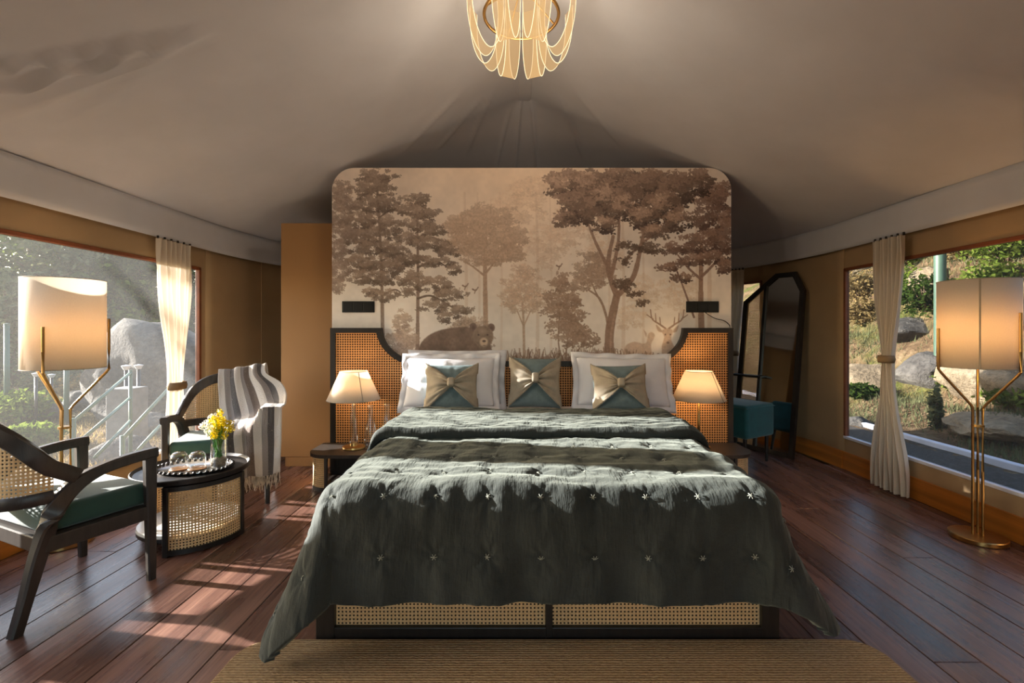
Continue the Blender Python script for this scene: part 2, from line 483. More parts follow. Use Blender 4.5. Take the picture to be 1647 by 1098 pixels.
# side walls with window openings: openings as (y0,y1,z0,z1)
WZ0, WZ1 = 0.28, 1.755
def side_wall(name, X, sgn, opens, label):
    mb = MB(); t0, t1 = sorted((X, X + sgn * 0.02))
    def bx(y0, y1, z0, z1): mb.box((t0, y0, z0), (t1, y1, z1))
    y = YF
    for (a, b) in opens:
        bx(y, a, -0.05, EAVE + 0.02); bx(a, b, -0.05, WZ0); bx(a, b, WZ1, EAVE + 0.02); y = b
    bx(y, YC, -0.05, EAVE + 0.02)
    return structure(mb.build(name, 'wall_canvas'))
OPL = [(0.75, 1.82), (2.04, 4.035)]
OPR = [(0.75, 1.80), (2.02, 4.10)]
wall_left = side_wall('wall_left', XL, -1, OPL, '')
wall_right = side_wall('wall_right', XR, 1, OPR, '')
def window(n, X, sgn, a, b):
    """frame trims round the opening and the insect screen"""
    root = bpy.data.objects.new('window_%d' % n, None); COL.objects.link(root); structure(root); root.location = (X, (a + b) / 2, WZ0)
    def loc(p): return (p[0] - X, p[1] - (a + b) / 2, p[2] - WZ0)
    t = 0.022; i0, i1 = sorted((X - sgn * 0.008, X + sgn * 0.028))
    for nm, q0, q1, mt in (('frame_top', (i0, a, WZ1 - t), (i1, b, WZ1 + 0.004), 'window_trim'), ('frame_side', (i0, a - 0.004, WZ0), (i1, a + t, WZ1), 'window_trim'),
                       ('frame_side', (i0, b - t, WZ0), (i1, b + 0.004, WZ1), 'window_trim'), ('frame_sill', (min(X - sgn * 0.012, X + sgn * 0.032), a, WZ0 - 0.012), (max(X - sgn * 0.012, X + sgn * 0.032), b, WZ0 + 0.010), 'sill_white')):
        m = MB(); m.box(loc(q0), loc(q1), 0.003); m.build(nm, mt, root)
    m = MB(); m.grid(lambda u, v: Vector(loc((X + sgn * 0.012, a + (b - a) * u, WZ0 + (WZ1 - WZ0) * v))), 1, 1); m.build('screen', 'insect_screen' if sgn < 0 else 'dark_screen', root)
    return root
for i, (X, s_, o_) in enumerate([(XL, -1, OPL[0]), (XL, -1, OPL[1]), (XR, 1, OPR[0]), (XR, 1, OPR[1])]): window(i + 1, X, s_, *o_)

# curved end wall with a window opening on the right
A0, A1 = math.radians(21.2), math.radians(52)
mb = MB()
NA = 96
angs = sorted(set([i * PI / NA for i in range(NA + 1)] + [A0, A1])); zs = [-0.05, WZ0, 0.8, 1.3, WZ1, EAVE + 0.02]
for i in range(len(angs) - 1):
    for j in range(len(zs) - 1):
        am = (angs[i] + angs[i + 1]) / 2
        if A0 < am < A1 and 1 <= j <= 3: continue
        q = [(angs[i], zs[j]), (angs[i + 1], zs[j]), (angs[i + 1], zs[j + 1]), (angs[i], zs[j + 1])]
        mb.bm.faces.new([mb.bm.verts.new((XC + R_AP * math.cos(a), YC + R_AP * math.sin(a), z)) for a, z in q])
bmesh.ops.remove_doubles(mb.bm, verts=mb.bm.verts[:], dist=1e-4)
wall_back = structure(solid(mb.build('wall_back', 'wall_canvas', smooth=True), 0.015, 0))
def arc_strip(mb, r, a0, a1, z0, z1, th, n):
    rings = []
    for i in range(n + 1):
        a = a0 + (a1 - a0) * i / n
        c, s_ = math.cos(a), math.sin(a)
        rings.append([(XC + rr * c, YC + rr * s_, z) for rr, z in ((r, z0), (r, z1), (r - th, z1), (r - th, z0))])
    mb.ring_surface(rings); return mb
for deg in (146, 152.5, 158.5, 165):
    m = MB(); arc_strip(m, R_AP - 0.008, math.radians(deg), math.radians(deg + 0.35), 0.0, EAVE, 0.006, 1); m.build('seam', 'wall_canvas', wall_back)
w5 = bpy.data.objects.new('window_5', None); COL.objects.link(w5); structure(w5)
for nm, a0, a1, z0, z1, mt in (('frame_top', A0, A1, WZ1 - 0.02, WZ1 + 0.004, 'window_trim'), ('frame_sill', A0, A1, WZ0 - 0.01, WZ0 + 0.01, 'sill_white'),
                               ('frame_side', A0, A0 + 0.008, WZ0, WZ1, 'window_trim'), ('frame_side', A1 - 0.008, A1, WZ0, WZ1, 'window_trim')):
    m = MB(); arc_strip(m, R_AP + 0.012, a0, a1, z0, z1, 0.03, 12); m.build(nm, mt, w5)
m = MB(); m.grid(lambda u, v: Vector((XC + R_AP * math.cos(A0 + (A1 - A0) * u), YC + R_AP * math.sin(A0 + (A1 - A0) * u), WZ0 + (WZ1 - WZ0) * v)), 14, 1); m.build('screen', 'dark_screen', w5)

# front wall behind the camera with the wide open entrance
mb = MB()
mb.box((XL - 0.02, YF - 0.03, -0.05), (-0.95, YF, 2.2)); mb.box((1.05, YF - 0.03, -0.05), (XR + 0.02, YF, 2.2))
mb.prism([(XL - 0.02, 2.2), (XR + 0.02, 2.2), (XC, RIDGE + 0.05)], YF - 0.03, YF)
structure(mb.build('wall_front', 'wall_canvas'))

# baseboards
def base_strip(name, X, sgn):
    m = MB(); a, b = sorted((X - sgn * 0.018, X - sgn * 0.001)); m.box((a, YF, 0.0), (b, YC, 0.155), 0.003); return structure(m.build(name, 'board_orange'))
base_strip('baseboard_left', XL, -1); base_strip('baseboard_right', XR, 1)
m = MB(); arc_strip(m, R_AP - 0.009, 0, PI, 0.0, 0.155, 0.017, 64); structure(m.build('baseboard_back', 'board_orange', angle=40))

# ceiling liner: ridge towards the camera, cone over the rounded end
def perimeter(s):
    """s in metres along the wall foot from front left round to front right -> wall point, ridge point, tangent"""
    Ls = YC - YF; La = PI * R_AP
    if s < Ls: return (XC - R_AP, YF + s), (XC, YF + s)
    if s < Ls + La:
        a = PI - (s - Ls) / R_AP
        return (XC + R_AP * math.cos(a), YC + R_AP * math.sin(a)), (XC, YC)
    y = YC - (s - Ls - La)
    return (XC + R_AP, y), (XC, y)
STOT = 2 * (YC - YF) + PI * R_AP
creases = [((-1.42, 2.20), (-2.55, 1.90), 0.016, 0.026), ((-1.42, 2.20), (-2.55, 2.06), 0.020, 0.032), ((-1.45, 2.20), (-2.5, 2.24), 0.022, 0.022), ((-1.55, 2.21), (-2.4, 2.42), 0.03, 0.010),
           ((-0.25, 3.75), (-0.75, 4.35), 0.018, 0.010), ((-0.18, 3.72), (-0.50, 4.55), 0.018, 0.012), ((-0.35, 3.5), (-1.1, 4.2), 0.02, 0.010), ((0.30, 3.75), (0.62, 4.6), 0.018, 0.012),
           ((0.40, 3.6), (0.95, 4.25), 0.02, 0.010), ((0.02, 4.0), (-0.06, 5.2), 0.018, 0.014), ((0.10, 4.0), (0.22, 5.2), 0.018, 0.012), ((-0.05, 4.05), (-0.32, 5.2), 0.018, 0.010),
           ((1.75, 2.15), (2.45, 2.05), 0.022, 0.012), ((1.85, 2.25), (2.4, 2.2), 0.022, 0.009)]
def ceil_z(x, y, t):
    z = EAVE + (RIDGE - EAVE) * t - 0.05 * math.sin(PI * t)
    for (ax, ay), (bx_, by), wd, am in creases:
        dx, dy = bx_ - ax, by - ay; L2 = dx * dx + dy * dy
        q = ((x - ax) * dx + (y - ay) * dy) / L2
        if -0.05 < q < 1.1:
            d = abs((x - ax) * dy - (y - ay) * dx) / math.sqrt(L2)
            if d < wd * 3: z -= 1.9 * am * math.exp(-(d / wd) ** 2) * sm(-0.05, 0.3, q) * (1 - sm(0.75, 1.1, q))
    z += 0.012 * nz(x * 0.9, y * 0.9, 1.3) + 0.004 * nz(x * 3, y * 3, 2.3)
    return z
def ceil_pt(u, v):
    p, r = perimeter(u * STOT)
    t = v * 0.985
    x = p[0] + (r[0] - p[0]) * t; y = p[1] + (r[1] - p[1]) * t
    return Vector((x, y, ceil_z(x, y, t)))
mb = MB(); mb.grid(ceil_pt, 620, 90)
structure(mb.build('ceiling', 'ceiling_canvas', smooth=True))
# ridge strip closing the top
mb = MB(); mb.box((XC - 0.07, YF, RIDGE - 0.03), (XC + 0.07, YC + 0.06, RIDGE + 0.03), 0.02)
structure(mb.build('trim_2', 'ceiling_canvas'))
# valance hanging under the eave, along the whole wall
def val_pt(u, v):
    p, r = perimeter(u * STOT)
    d = Vector((r[0] - p[0], r[1] - p[1])).normalized()
    s = u * STOT
    off = 0.045 + 0.008 * (1 - v) * math.sin(s * 2.3) + 0.006 * nz(s * 1.2, v * 2)
    z = EAVE + 0.01 - 0.245 * (1 - v) - 0.006 * math.sin(s * 1.1) * (1 - v)
    return Vector((p[0] + d.x * off, p[1] + d.y * off, z))
mb = MB(); mb.grid(val_pt, 420, 6)
structure(solid(mb.build('trim_1', 'valance_canvas', smooth=True), 0.006))

# ------------------------------------------------------------ mural wall
MX0, MX1, MY, MZ1 = -1.585, 1.796, 3.95, 2.59
def rounded_top(x0, x1, z0, z1, r, n=10):
    p = [(x0, z0), (x1, z0)]
    for k in range(n + 1):
        a = k * PI / 2 / n; p.append((x1 - r + r * math.cos(a), z1 - r + r * math.sin(a)))
    for k in range(n + 1):
        a = PI / 2 + k * PI / 2 / n; p.append((x0 + r + r * math.cos(a), z1 - r + r * math.sin(a)))
    return p
m = MB(); m.prism(rounded_top(MX0, MX1, 0, MZ1, 0.19), MY + 0.002, MY + 0.13)
mural_wall = structure(m.build('wall_mural', 'wall_paint'))
# the printed forest, drawn into a colour attribute on a fine grid (x,y below in a 642 x 330 print frame)
def draw_mural(W, H, S):
    yy, xx = np.mgrid[0:H, 0:W]; X = xx / S; Y = yy / S
    def vnoise(cell, seed):
        r = np.random.default_rng(seed); gh, gw = int(H / cell) + 3, int(W / cell) + 3; g = r.random((gh, gw))
        fy, fx = yy / cell, xx / cell; iy, ix = fy.astype(int), fx.astype(int); ty, tx = fy - iy, fx - ix
        ty = ty * ty * (3 - 2 * ty); tx = tx * tx * (3 - 2 * tx)
        return (g[iy, ix] * (1 - tx) + g[iy, ix + 1] * tx) * (1 - ty) + (g[iy + 1, ix] * (1 - tx) + g[iy + 1, ix + 1] * tx) * ty
    n1 = vnoise(90, 1) * .5 + vnoise(30, 2) * .3 + vnoise(9, 3) * .2
    n2 = vnoise(4, 4) * .6 + vnoise(2.2, 5) * .4
    bg = np.array([240, 233, 226]) / 255.; bg2 = np.array([236, 212, 188]) / 255.
    k = np.clip(1.15 - Y / 230 - np.abs(X - 300) / 420, 0, 1)[..., None]
    img = bg * (1 - k) + bg2 * k
    img = img * (0.93 + 0.14 * n1[..., None])
    r = np.random.default_rng(5)
    def comp(mask, col, shade=None):
        nonlocal img
        c = np.array(col) / 255.
        cc = c * (1 if shade is None else shade[..., None])
        img = img * (1 - mask[..., None]) + cc * mask[..., None]
    def splat(px, py, rad, a):
        m = np.zeros((H, W)); px = np.asarray(px) * S; py = np.asarray(py) * S; rs = rad * S; k = int(math.ceil(rs))
        for dy in range(-k, k + 1):
            for dx in range(-k, k + 1):
                ix = np.round(px).astype(int) + dx; iy = np.round(py).astype(int) + dy
                d = np.hypot(ix - px, iy - py); w = np.clip(rs - d + .6, 0, 1) * a
                ok = (ix >= 0) & (ix < W) & (iy >= 0) & (iy < H) & (w > 0)
                np.maximum.at(m, (iy[ok], ix[ok]), w[ok] if np.ndim(w) else w)
        return m
    def clumps(cl, col, dens, rad, a=0.9, lite=None, jag=0.0):
        """foliage: sprays of small leaf strokes in four tones, drawn dark to light"""
        PX, PY, TN = [], [], []
        fine = max(0.55, rad * 0.55)
        for cx, cy, rx, ry in cl:
            ns = max(6, int(rx * ry * (0.13 if rad < 1.6 else 0.10)))
            q = np.sqrt(r.random(ns)); th = r.random(ns) * 2 * PI
            rag = 1 + jag * (np.sin(th * 5 + cx) * .5 + np.sin(th * 9 + cy) * .5)
            sx_, sy_ = cx + q * rx * np.cos(th) * rag, cy + q * ry * np.sin(th) * rag
            tone = np.clip(0.5 - 0.42 * (sy_ - cy) / ry - 0.12 * (sx_ - cx) / rx + 0.30 * (r.random(ns) - .5), 0, 1)
            nl = int(6 + 5 * min(dens, 4.5))
            for k in range(ns):
                ox = r.normal(0, 2.6 * max(1, rad / 1.3), nl); oy = r.normal(0, 1.5 * max(1, rad / 1.3), nl)
                an = r.random(nl) * 2 * PI
                for st_ in (-0.9, 0.0, 0.9):
                    PX.append(sx_[k] + ox + st_ * rad * .7 * np.cos(an)); PY.append(sy_[k] + oy + st_ * rad * .45 * np.sin(an)); TN.append(np.full(nl, tone[k]))
        PX, PY, TN = np.concatenate(PX), np.concatenate(PY), np.concatenate(TN)
        c0 = np.array(col, float); c1 = np.array(lite, float) if lite is not None else c0 * 1.12
        for lv in range(4):
            lo, hi = lv / 4, (lv + 1) / 4 + (1e-6 if lv == 3 else 0)
            sel = (TN >= lo) & (TN < hi)
            if not sel.any(): continue
            f_ = (lv - 0.6) / 2.6
            cc = c0 + (c1 - c0) * f_
            comp(splat(PX[sel], PY[sel], fine, a * (0.92 if lv else 1.0)), tuple(np.clip(cc, 0, 255)), 0.90 + 0.2 * n2)
    def stroke(pts, w0, w1, col, a=0.95):
        px, py, rr = [], [], []
        P = catmull([(p[0], p[1], 0) for p in pts], 14)
        L = len(P); m = np.zeros((H, W))
        for g in range(4):
            seg = P[g * L // 4:(g + 1) * L // 4 + 1]
            if len(seg) < 1: continue
            xs, ys = [], []
            for i in range(len(seg) - 1):
                nseg = max(2, int((seg[i + 1] - seg[i]).length * S))
                for q in range(nseg):
                    p = seg[i].lerp(seg[i + 1], q / nseg); xs.append(p.x); ys.append(p.y)
            if xs: m = np.maximum(m, splat(xs, ys, w0 + (w1 - w0) * (g + .5) / 4, a))
        comp(m, col, 0.9 + 0.2 * n2)
    def poly(pts, soft=1.0):
        """signed coverage mask of a closed polygon"""
        P = np.array(pts); m = np.zeros((H, W), bool)
        for i in range(len(P)):
            x0, y0 = P[i]; x1, y1 = P[(i + 1) % len(P)]
            if y0 == y1: continue
            c = ((y0 > Y) != (y1 > Y)) & (X < (x1 - x0) * (Y - y0) / (y1 - y0) + x0); m ^= c
        f = m.astype(float)
        for _ in range(int(soft * 2)): f = (f + np.roll(f, 1, 0) + np.roll(f, -1, 0) + np.roll(f, 1, 1) + np.roll(f, -1, 1)) / 5
        return f
    def blob(cx, cy, rx, ry, soft=0.25):
        d = np.hypot((X - cx) / rx, (Y - cy) / ry); return np.clip((1 - d) / soft, 0, 1)
    def smooth(pts, n=6):
        q = catmull([(p[0], p[1], 0) for p in pts + pts[:1]], n); return [(p.x, p.y) for p in q]
    # palest woods behind
    for x0, w, a in ((215, 3, .25), (236, 2, .2), (330, 3, .28), (352, 2, .2), (468, 3, .25), (500, 2, .22), (586, 3, .25), (606, 4, .3), (445, 2, .2), (272, 2, .2)):
        stroke([(x0, 310), (x0 + 1, 180), (x0 - 2, 40)], w, w * .6, (199, 174, 153), a)
    clumps([(300, 60, 40, 30), (345, 120, 30, 40), (390, 90, 35, 40), (440, 140, 30, 30), (330, 30, 40, 18)], (201, 176, 154), 1.1, 1.6, .35, jag=.3)
    clumps([(500, 200, 30, 26), (560, 200, 26, 30), (480, 240, 24, 20)], (203, 181, 159), 1.0, 1.6, .3, jag=.3)
    # pale broad tree right of centre left
    stroke([(248, 315), (247, 240), (246, 160), (247, 110)], 4.5, 2.5, (185, 161, 143)); stroke([(247, 175), (228, 160), (212, 150)], 1.8, .8, (185, 161, 143)); stroke([(247, 170), (262, 150), (272, 132)], 1.8, .8, (185, 161, 143))
    clumps([(250, 82, 44, 22), (222, 100, 34, 24), (285, 112, 30, 24), (255, 118, 44, 22), (210, 122, 26, 16), (245, 145, 34, 14), (200, 90, 18, 16), (295, 140, 20, 10)], (183, 160, 141), 3.2, 1.5, .8, (199, 176, 156), .25)
    # faint slim tree
    stroke([(309, 315), (308, 250), (306, 215)], 2.2, 1.4, (191, 169, 151)); stroke([(308, 255), (296, 225)], 1.2, .7, (191, 169, 151)); stroke([(308, 255), (320, 228)], 1.2, .7, (191, 169, 151))
    clumps([(306, 190, 30, 26), (288, 208, 18, 16), (326, 212, 20, 16), (306, 222, 24, 10), (310, 165, 16, 12)], (193, 171, 153), 1.6, 1.3, .7, jag=.4)
    # pines on the left
    D1, L1 = (122, 108, 99), (174, 155, 140)
    stroke([(82, 320), (81, 240), (79, 150), (72, 20)], 3.6, 1.6, (150, 133, 122))
    for b in (((80, 190), (55, 176), (38, 178)), ((79, 150), (105, 138), (122, 142)), ((78, 120), (50, 108), (30, 112)), ((76, 80), (98, 66), (108, 70)), ((80, 205), (100, 196), (110, 200))): stroke(list(b), 1.6, .8, D1)
    clumps([(70, 14, 26, 14), (66, 34, 34, 16), (84, 56, 26, 14), (58, 62, 26, 12), (50, 86, 32, 14), (92, 92, 26, 12), (74, 106, 30, 10), (36, 112, 28, 14), (64, 128, 32, 12), (100, 132, 24, 12), (48, 152, 30, 14), (84, 160, 34, 12), (62, 178, 34, 12), (110, 152, 14, 8), (84, 206, 20, 9), (60, 200, 18, 6)], D1, 4.4, 1.25, .9, L1, .35)
    clumps([(14, 40, 16, 20), (10, 80, 20, 18), (22, 104, 20, 14), (8, 130, 16, 18), (10, 165, 18, 18), (6, 190, 12, 14), (20, 60, 18, 12)], (153, 136, 125), 4.2, 1.25, .85, (177, 158, 145), .35)
    stroke([(137, 320), (138, 220), (138, 140), (136, 60)], 3.2, 1.4, (150, 131, 121))
    for b in (((138, 210), (160, 206), (190, 222), (212, 235)), ((138, 160), (165, 150), (186, 160)), ((138, 120), (160, 112), (176, 118)), ((138, 175), (120, 182), (108, 190))): stroke(list(b), 1.8, .8, D1)
    clumps([(136, 50, 18, 12), (128, 68, 24, 10), (150, 74, 24, 12), (138, 92, 26, 10), (166, 100, 22, 10), (126, 112, 22, 9), (154, 122, 32, 11), (186, 132, 18, 9), (130, 146, 28, 9), (170, 152, 26, 9), (198, 164, 12, 7), (128, 180, 24, 12), (118, 200, 12, 8), (164, 188, 30, 12), (190, 204, 26, 10), (170, 222, 24, 9), (206, 230, 20, 9), (182, 240, 14, 7), (214, 250, 16, 8)], D1, 4.6, 1.2, .92, L1, .35)
    clumps([(112, 250, 14, 18), (104, 280, 18, 22), (124, 285, 16, 26), (118, 308, 20, 14)], (161, 142, 130), 3.0, 1.3, .8, (198, 179, 162), .35)
    clumps([(215, 262, 26, 14), (242, 278, 16, 10), (232, 250, 18, 9), (190, 272, 14, 8)], (169, 149, 135), 2.6, 1.25, .75, (193, 173, 156), .35)
    # round-leaved shrub
    for b in (((372, 318), (364, 280), (366, 230)), ((374, 318), (380, 270), (388, 235)), ((376, 318), (398, 290), (412, 268))): stroke(list(b), 1.3, .8, (163, 141, 125))
    clumps([(368, 190, 14, 12), (360, 210, 18, 12), (384, 214, 16, 12), (362, 232, 20, 13), (390, 238, 18, 13), (368, 256, 20, 12), (396, 260, 20, 11), (380, 276, 22, 10), (412, 276, 14, 10), (372, 178, 8, 8)], (153, 131, 117), 1.7, 1.9, .88, (179, 155, 138), .3)
    # small tree with a leaning stem
    stroke([(446, 262), (440, 235), (430, 210), (412, 196)], 2.4, 1.2, (167, 145, 130)); stroke([(436, 222), (424, 200), (416, 180)], 1.6, .8, (167, 145, 130))
    clumps([(408, 172, 22, 16), (428, 158, 22, 16), (400, 188, 18, 12), (438, 178, 18, 14), (418, 142, 16, 10)], (166, 145, 130), 3.0, 1.3, .85, (187, 166, 149), .35)
    # dark red leaved tree at the right edge
    stroke([(594, 262), (593, 200), (594, 120)], 5.2, 2.5, (156, 131, 117)); stroke([(594, 180), (572, 160), (556, 140)], 2.2, 1, (147, 123, 113)); stroke([(594, 175), (618, 150), (636, 120)], 2.4, 1, (147, 123, 113)); stroke([(582, 240), (564, 190), (548, 150)], 1.8, 1, (147, 123, 113))
    clumps([(610, 70, 30, 40), (634, 110, 14, 40), (600, 120, 34, 18), (560, 130, 24, 12), (630, 160, 14, 14), (580, 150, 26, 9), (612, 145, 24, 10), (540, 160, 14, 8), (566, 176, 16, 7), (622, 40, 20, 20)], (101, 82, 76), 2.0, 1.7, .92, (163, 136, 122), .3)
    # the big broad tree
    BT = (158, 134, 121)
    stroke([(446, 320), (446, 268), (452, 232), (458, 205)], 8, 5.5, BT); stroke([(458, 206), (444, 160), (452, 110)], 5, 2.5, BT); stroke([(458, 206), (484, 176), (496, 130), (506, 80)], 5, 2.2, BT); stroke([(450, 170), (460, 120), (462, 70)], 3.4, 1.6, BT); stroke([(446, 165), (424, 120), (408, 80)], 3, 1.4, BT); stroke([(470, 150), (500, 120), (530, 100)], 2.4, 1.2, BT)
    stroke([(448, 320), (449, 268), (455, 232)], 2, 1.6, (188, 163, 146), .7)
    big = [(372, 28, 26, 22), (392, 58, 26, 24), (412, 24, 28, 22), (420, 70, 22, 20), (440, 46, 28, 26), (462, 16, 30, 16), (470, 62, 24, 24), (492, 36, 30, 26), (500, 80, 26, 18), (524, 20, 30, 18), (530, 60, 28, 24), (556, 36, 28, 26), (556, 84, 22, 18), (586, 24, 26, 20), (520, 104, 20, 12), (378, 84, 16, 14), (440, 92, 18, 12)]
    clumps(big, (96, 82, 76), 1.9, 2.0, .94, (167, 142, 127), .25)
    clumps([(c[0] - 4, c[1] - 6, c[2] * .55, c[3] * .45) for c in big[::2]], (183, 157, 140), 1.1, 1.8, .8, (199, 173, 154), .3)
    clumps([(478, 128, 18, 8), (466, 186, 18, 7), (486, 200, 12, 6), (498, 216, 10, 5), (512, 130, 22, 8), (474, 150, 10, 6)], (106, 91, 82), 1.8, 1.5, .9, None, .35)
    # birds
    for bx_, by in ((366, 158), (215, 190), (231, 196)):
        stroke([(bx_ - 5, by - 1), (bx_, by + 1), (bx_ + 4, by - 4)], 1.2, .8, (155, 134, 121)); stroke([(bx_, by), (bx_ - 2, by + 6)], 1.0, .6, (155, 134, 121))
    # stag and doe, faint
    ST = (188, 163, 145)
    comp(poly(smooth([(532, 318), (530, 290), (534, 272), (530, 262), (540, 258), (548, 262), (545, 275), (552, 292), (562, 318)])) * .75, ST, .9 + .2 * n2)
    comp(poly(smooth([(528, 258), (521, 252), (524, 262), (531, 264)])) * .8, (182, 157, 140)); comp(poly(smooth([(550, 259), (557, 253), (554, 263), (548, 264)])) * .8, (182, 157, 140))
    for sg in (-1, 1):
        x0 = 539 + sg * 3
        stroke([(x0, 258), (x0 + sg * 10, 251), (x0 + sg * 21, 243), (x0 + sg * 24, 228)], 1.5, .8, (163, 139, 124)); stroke([(x0 + sg * 8, 252), (x0 + sg * 9, 240)], 1.1, .6, (163, 139, 124)); stroke([(x0 + sg * 15, 248), (x0 + sg * 16, 234)], 1.1, .6, (163, 139, 124)); stroke([(x0 + sg * 20, 243), (x0 + sg * 30, 236)], 1.0, .6, (163, 139, 124))
    for ex in (536, 544): comp(blob(ex, 268, 1.6, 1.6), (127, 110, 103))
    comp(blob(540, 281, 2.8, 2.2), (139, 120, 109))
    comp(poly(smooth([(468, 322), (470, 290), (484, 280), (504, 282), (508, 268), (514, 264), (519, 270), (513, 284), (514, 300), (512, 322)])) * .65, (198, 173, 153), .9 + .2 * n2)
    comp(poly(smooth([(506, 266), (501, 260), (505, 272)])) * .7, (187, 161, 143))
    # bear walking, head turned to the viewer
    B0 = (158, 137, 125)
    fur = .80 + .25 * (vnoise(26, 21) * .5 + vnoise(9, 22) * .3 + n2 * .2) - .10 * vnoise(5, 23)
    comp(poly(smooth([(139, 330), (138, 308), (141, 286), (152, 272), (168, 263), (188, 258), (208, 256), (222, 257), (238, 262), (250, 275), (258, 295), (262, 312), (258, 330)])), B0, fur)
    comp(blob(162, 290, 14, 18, .9) * .35, (129, 112, 105)); comp(blob(206, 270, 22, 10, .9) * .3, (134, 117, 108)); comp(blob(240, 304, 10, 13, .9) * .6, (116, 104, 100))
    for ex, ey in ((227, 256), (256, 257)):
        comp(blob(ex, ey, 6.5, 7.5, .2), (135, 117, 109)); comp(blob(ex + .5, ey + 1, 3.5, 4.5, .5), (118, 101, 97))
    comp(poly(smooth([(228, 262), (234, 256), (244, 254), (253, 257), (259, 266), (258, 278), (252, 286), (244, 290), (236, 288), (229, 280), (226, 270)])), (169, 149, 135), fur * 1.02)
    comp(blob(242, 263, 8, 7, .8) * .6, (191, 169, 153)); comp(blob(244, 280, 8, 8.5, .35), (211, 190, 169)); comp(blob(244.5, 278.5, 3.6, 2.4, .4), (113, 97, 93)); comp(blob(245, 285.5, 3.6, 1.2, .5) * .7, (127, 109, 103))
    comp(blob(235.5, 268.5, 1.9, 1.6, .4), (100, 88, 87)); comp(blob(250, 268.5, 1.9, 1.6, .4), (100, 88, 87))
    # undergrowth
    for i in range(900):
        gx = r.random() * 642; dens = .25 + .75 * math.exp(-((gx - 420) / 110) ** 2) + .4 * math.exp(-((gx - 300) / 50) ** 2)
        if 138 < gx < 262 or r.random() > dens: continue
        hgt = 5 + 18 * r.random() * dens; ln = (r.random() - .5) * 12
        cc = 96 + 70 * r.random()
        xs = gx + ln * np.linspace(0, 1, 12) ** 1.5; ys = 316 - hgt * np.linspace(0, 1, 12) - 6 * dens
        comp(splat(xs, ys, .7, .8), (cc + 22, cc - 4, cc - 22))
    clumps([(430, 304, 22, 6), (400, 308, 24, 5), (470, 308, 20, 5), (340, 310, 26, 4), (500, 310, 26, 4)], (140, 117, 106), 2.4, 1.4, .85, (163, 137, 124), .3)
    return np.clip(img * 1.02, 0, 1)
SM_ = 1.6
PXW, PXH = 642.0, 330.0
GW, GH = int(PXW * SM_) + 1, int(PXH * SM_) + 1
img = draw_mural(GW, GH, SM_)
lin = np.where(img <= 0.04045, img / 12.92, ((img + 0.055) / 1.055) ** 2.4)
mw = MX1 - MX0; mpx = mw / PXW
gx = MX0 + np.arange(GW) / (GW - 1) * mw; gz = MZ1 - np.arange(GH) / SM_ * mpx
# clip grid points into the rounded top corners so that the print follows the panel
GX, GZ = np.meshgrid(gx, gz); rc = 0.19
for row in range(GH):
    dz = gz[row] - (MZ1 - rc)
    if dz > 0:
        ins = rc - math.sqrt(max(rc * rc - dz * dz, 0.0))
        GX[row] = np.clip(GX[row], MX0 + ins, MX1 - ins)
co = np.stack([GX, np.full_like(GX, MY - 0.001), GZ], -1).reshape(-1, 3)
idx = np.arange(GW * GH).reshape(GH, GW)
quads = np.stack([idx[:-1, :-1], idx[1:, :-1], idx[1:, 1:], idx[:-1, 1:]], -1).reshape(-1, 4)
me = bpy.data.meshes.new('mural_print')
me.vertices.add(len(co)); me.vertices.foreach_set('co', co.ravel().astype(np.float32))
me.loops.add(quads.size); me.loops.foreach_set('vertex_index', quads.ravel().astype(np.int32))
me.polygons.add(len(quads)); me.polygons.foreach_set('loop_start', np.arange(0, quads.size, 4, dtype=np.int32))
try: me.polygons.foreach_set('loop_total', np.full(len(quads), 4, dtype=np.int32))
except Exception: pass
me.update()
ca = me.color_attributes.new('print', 'FLOAT_COLOR', 'POINT')
ca.data.foreach_set('color', np.concatenate([lin.reshape(-1, 3), np.ones((GW * GH, 1))], 1).ravel().astype(np.float32))
mural_print = link('mural_print', me, 'mural_print', mural_wall)
mural_print['label'] = 'sepia forest mural print with a bear, a stag and tall trees'

# beige cupboard end behind the mural wall on the left
cab = thing('wardrobe', 'tall plain beige wardrobe end panel standing behind the left edge of the mural wall', 'wardrobe', (-1.80, 4.16, 0))
m = MB(); m.box((-0.325, 0, 0.085), (0.30, 0.55, 2.17), 0.004); m.build('body', 'beige_panel', cab)
m = MB(); m.box((-0.29, 0.004, 0), (0.30, 0.53, 0.084), 0.002); m.build('plinth', 'beige_panel', cab)

# wall sockets
def socket(x0, label, cord=False):
    s = thing('socket_plate', label, 'socket', (x0 + 0.14, MY - 0.002, 1.365), 0)
    m = MB(); m.box((-0.138, -0.010, 0), (0.138, 0, 0.095), 0.004); m.build('plate', 'black_plastic', s)
    for k in range(3):
        m = MB(); m.box((-0.128 + k * 0.087, -0.014, 0.012), (-0.128 + k * 0.087 + 0.082, -0.0101, 0.083), 0.002); m.build('switch', 'black_plastic', s)
    if cord:
        m = MB(); m.sweep(catmull([(0.01, -0.018, 0.02), (0.03, -0.022, -0.01), (0.10, -0.02, -0.05), (0.18, -0.014, -0.07), (0.225, -0.01, -0.105), (0.23, -0.01, -0.128)], 6), 0.0035, n=6); m.build('cord', 'black_plastic', s, True)
socket(-1.50, 'black switch plate on the mural wall above the left bedside lamp')
socket(1.41, 'black socket plate with a dangling cord above the right bedside lamp', True)

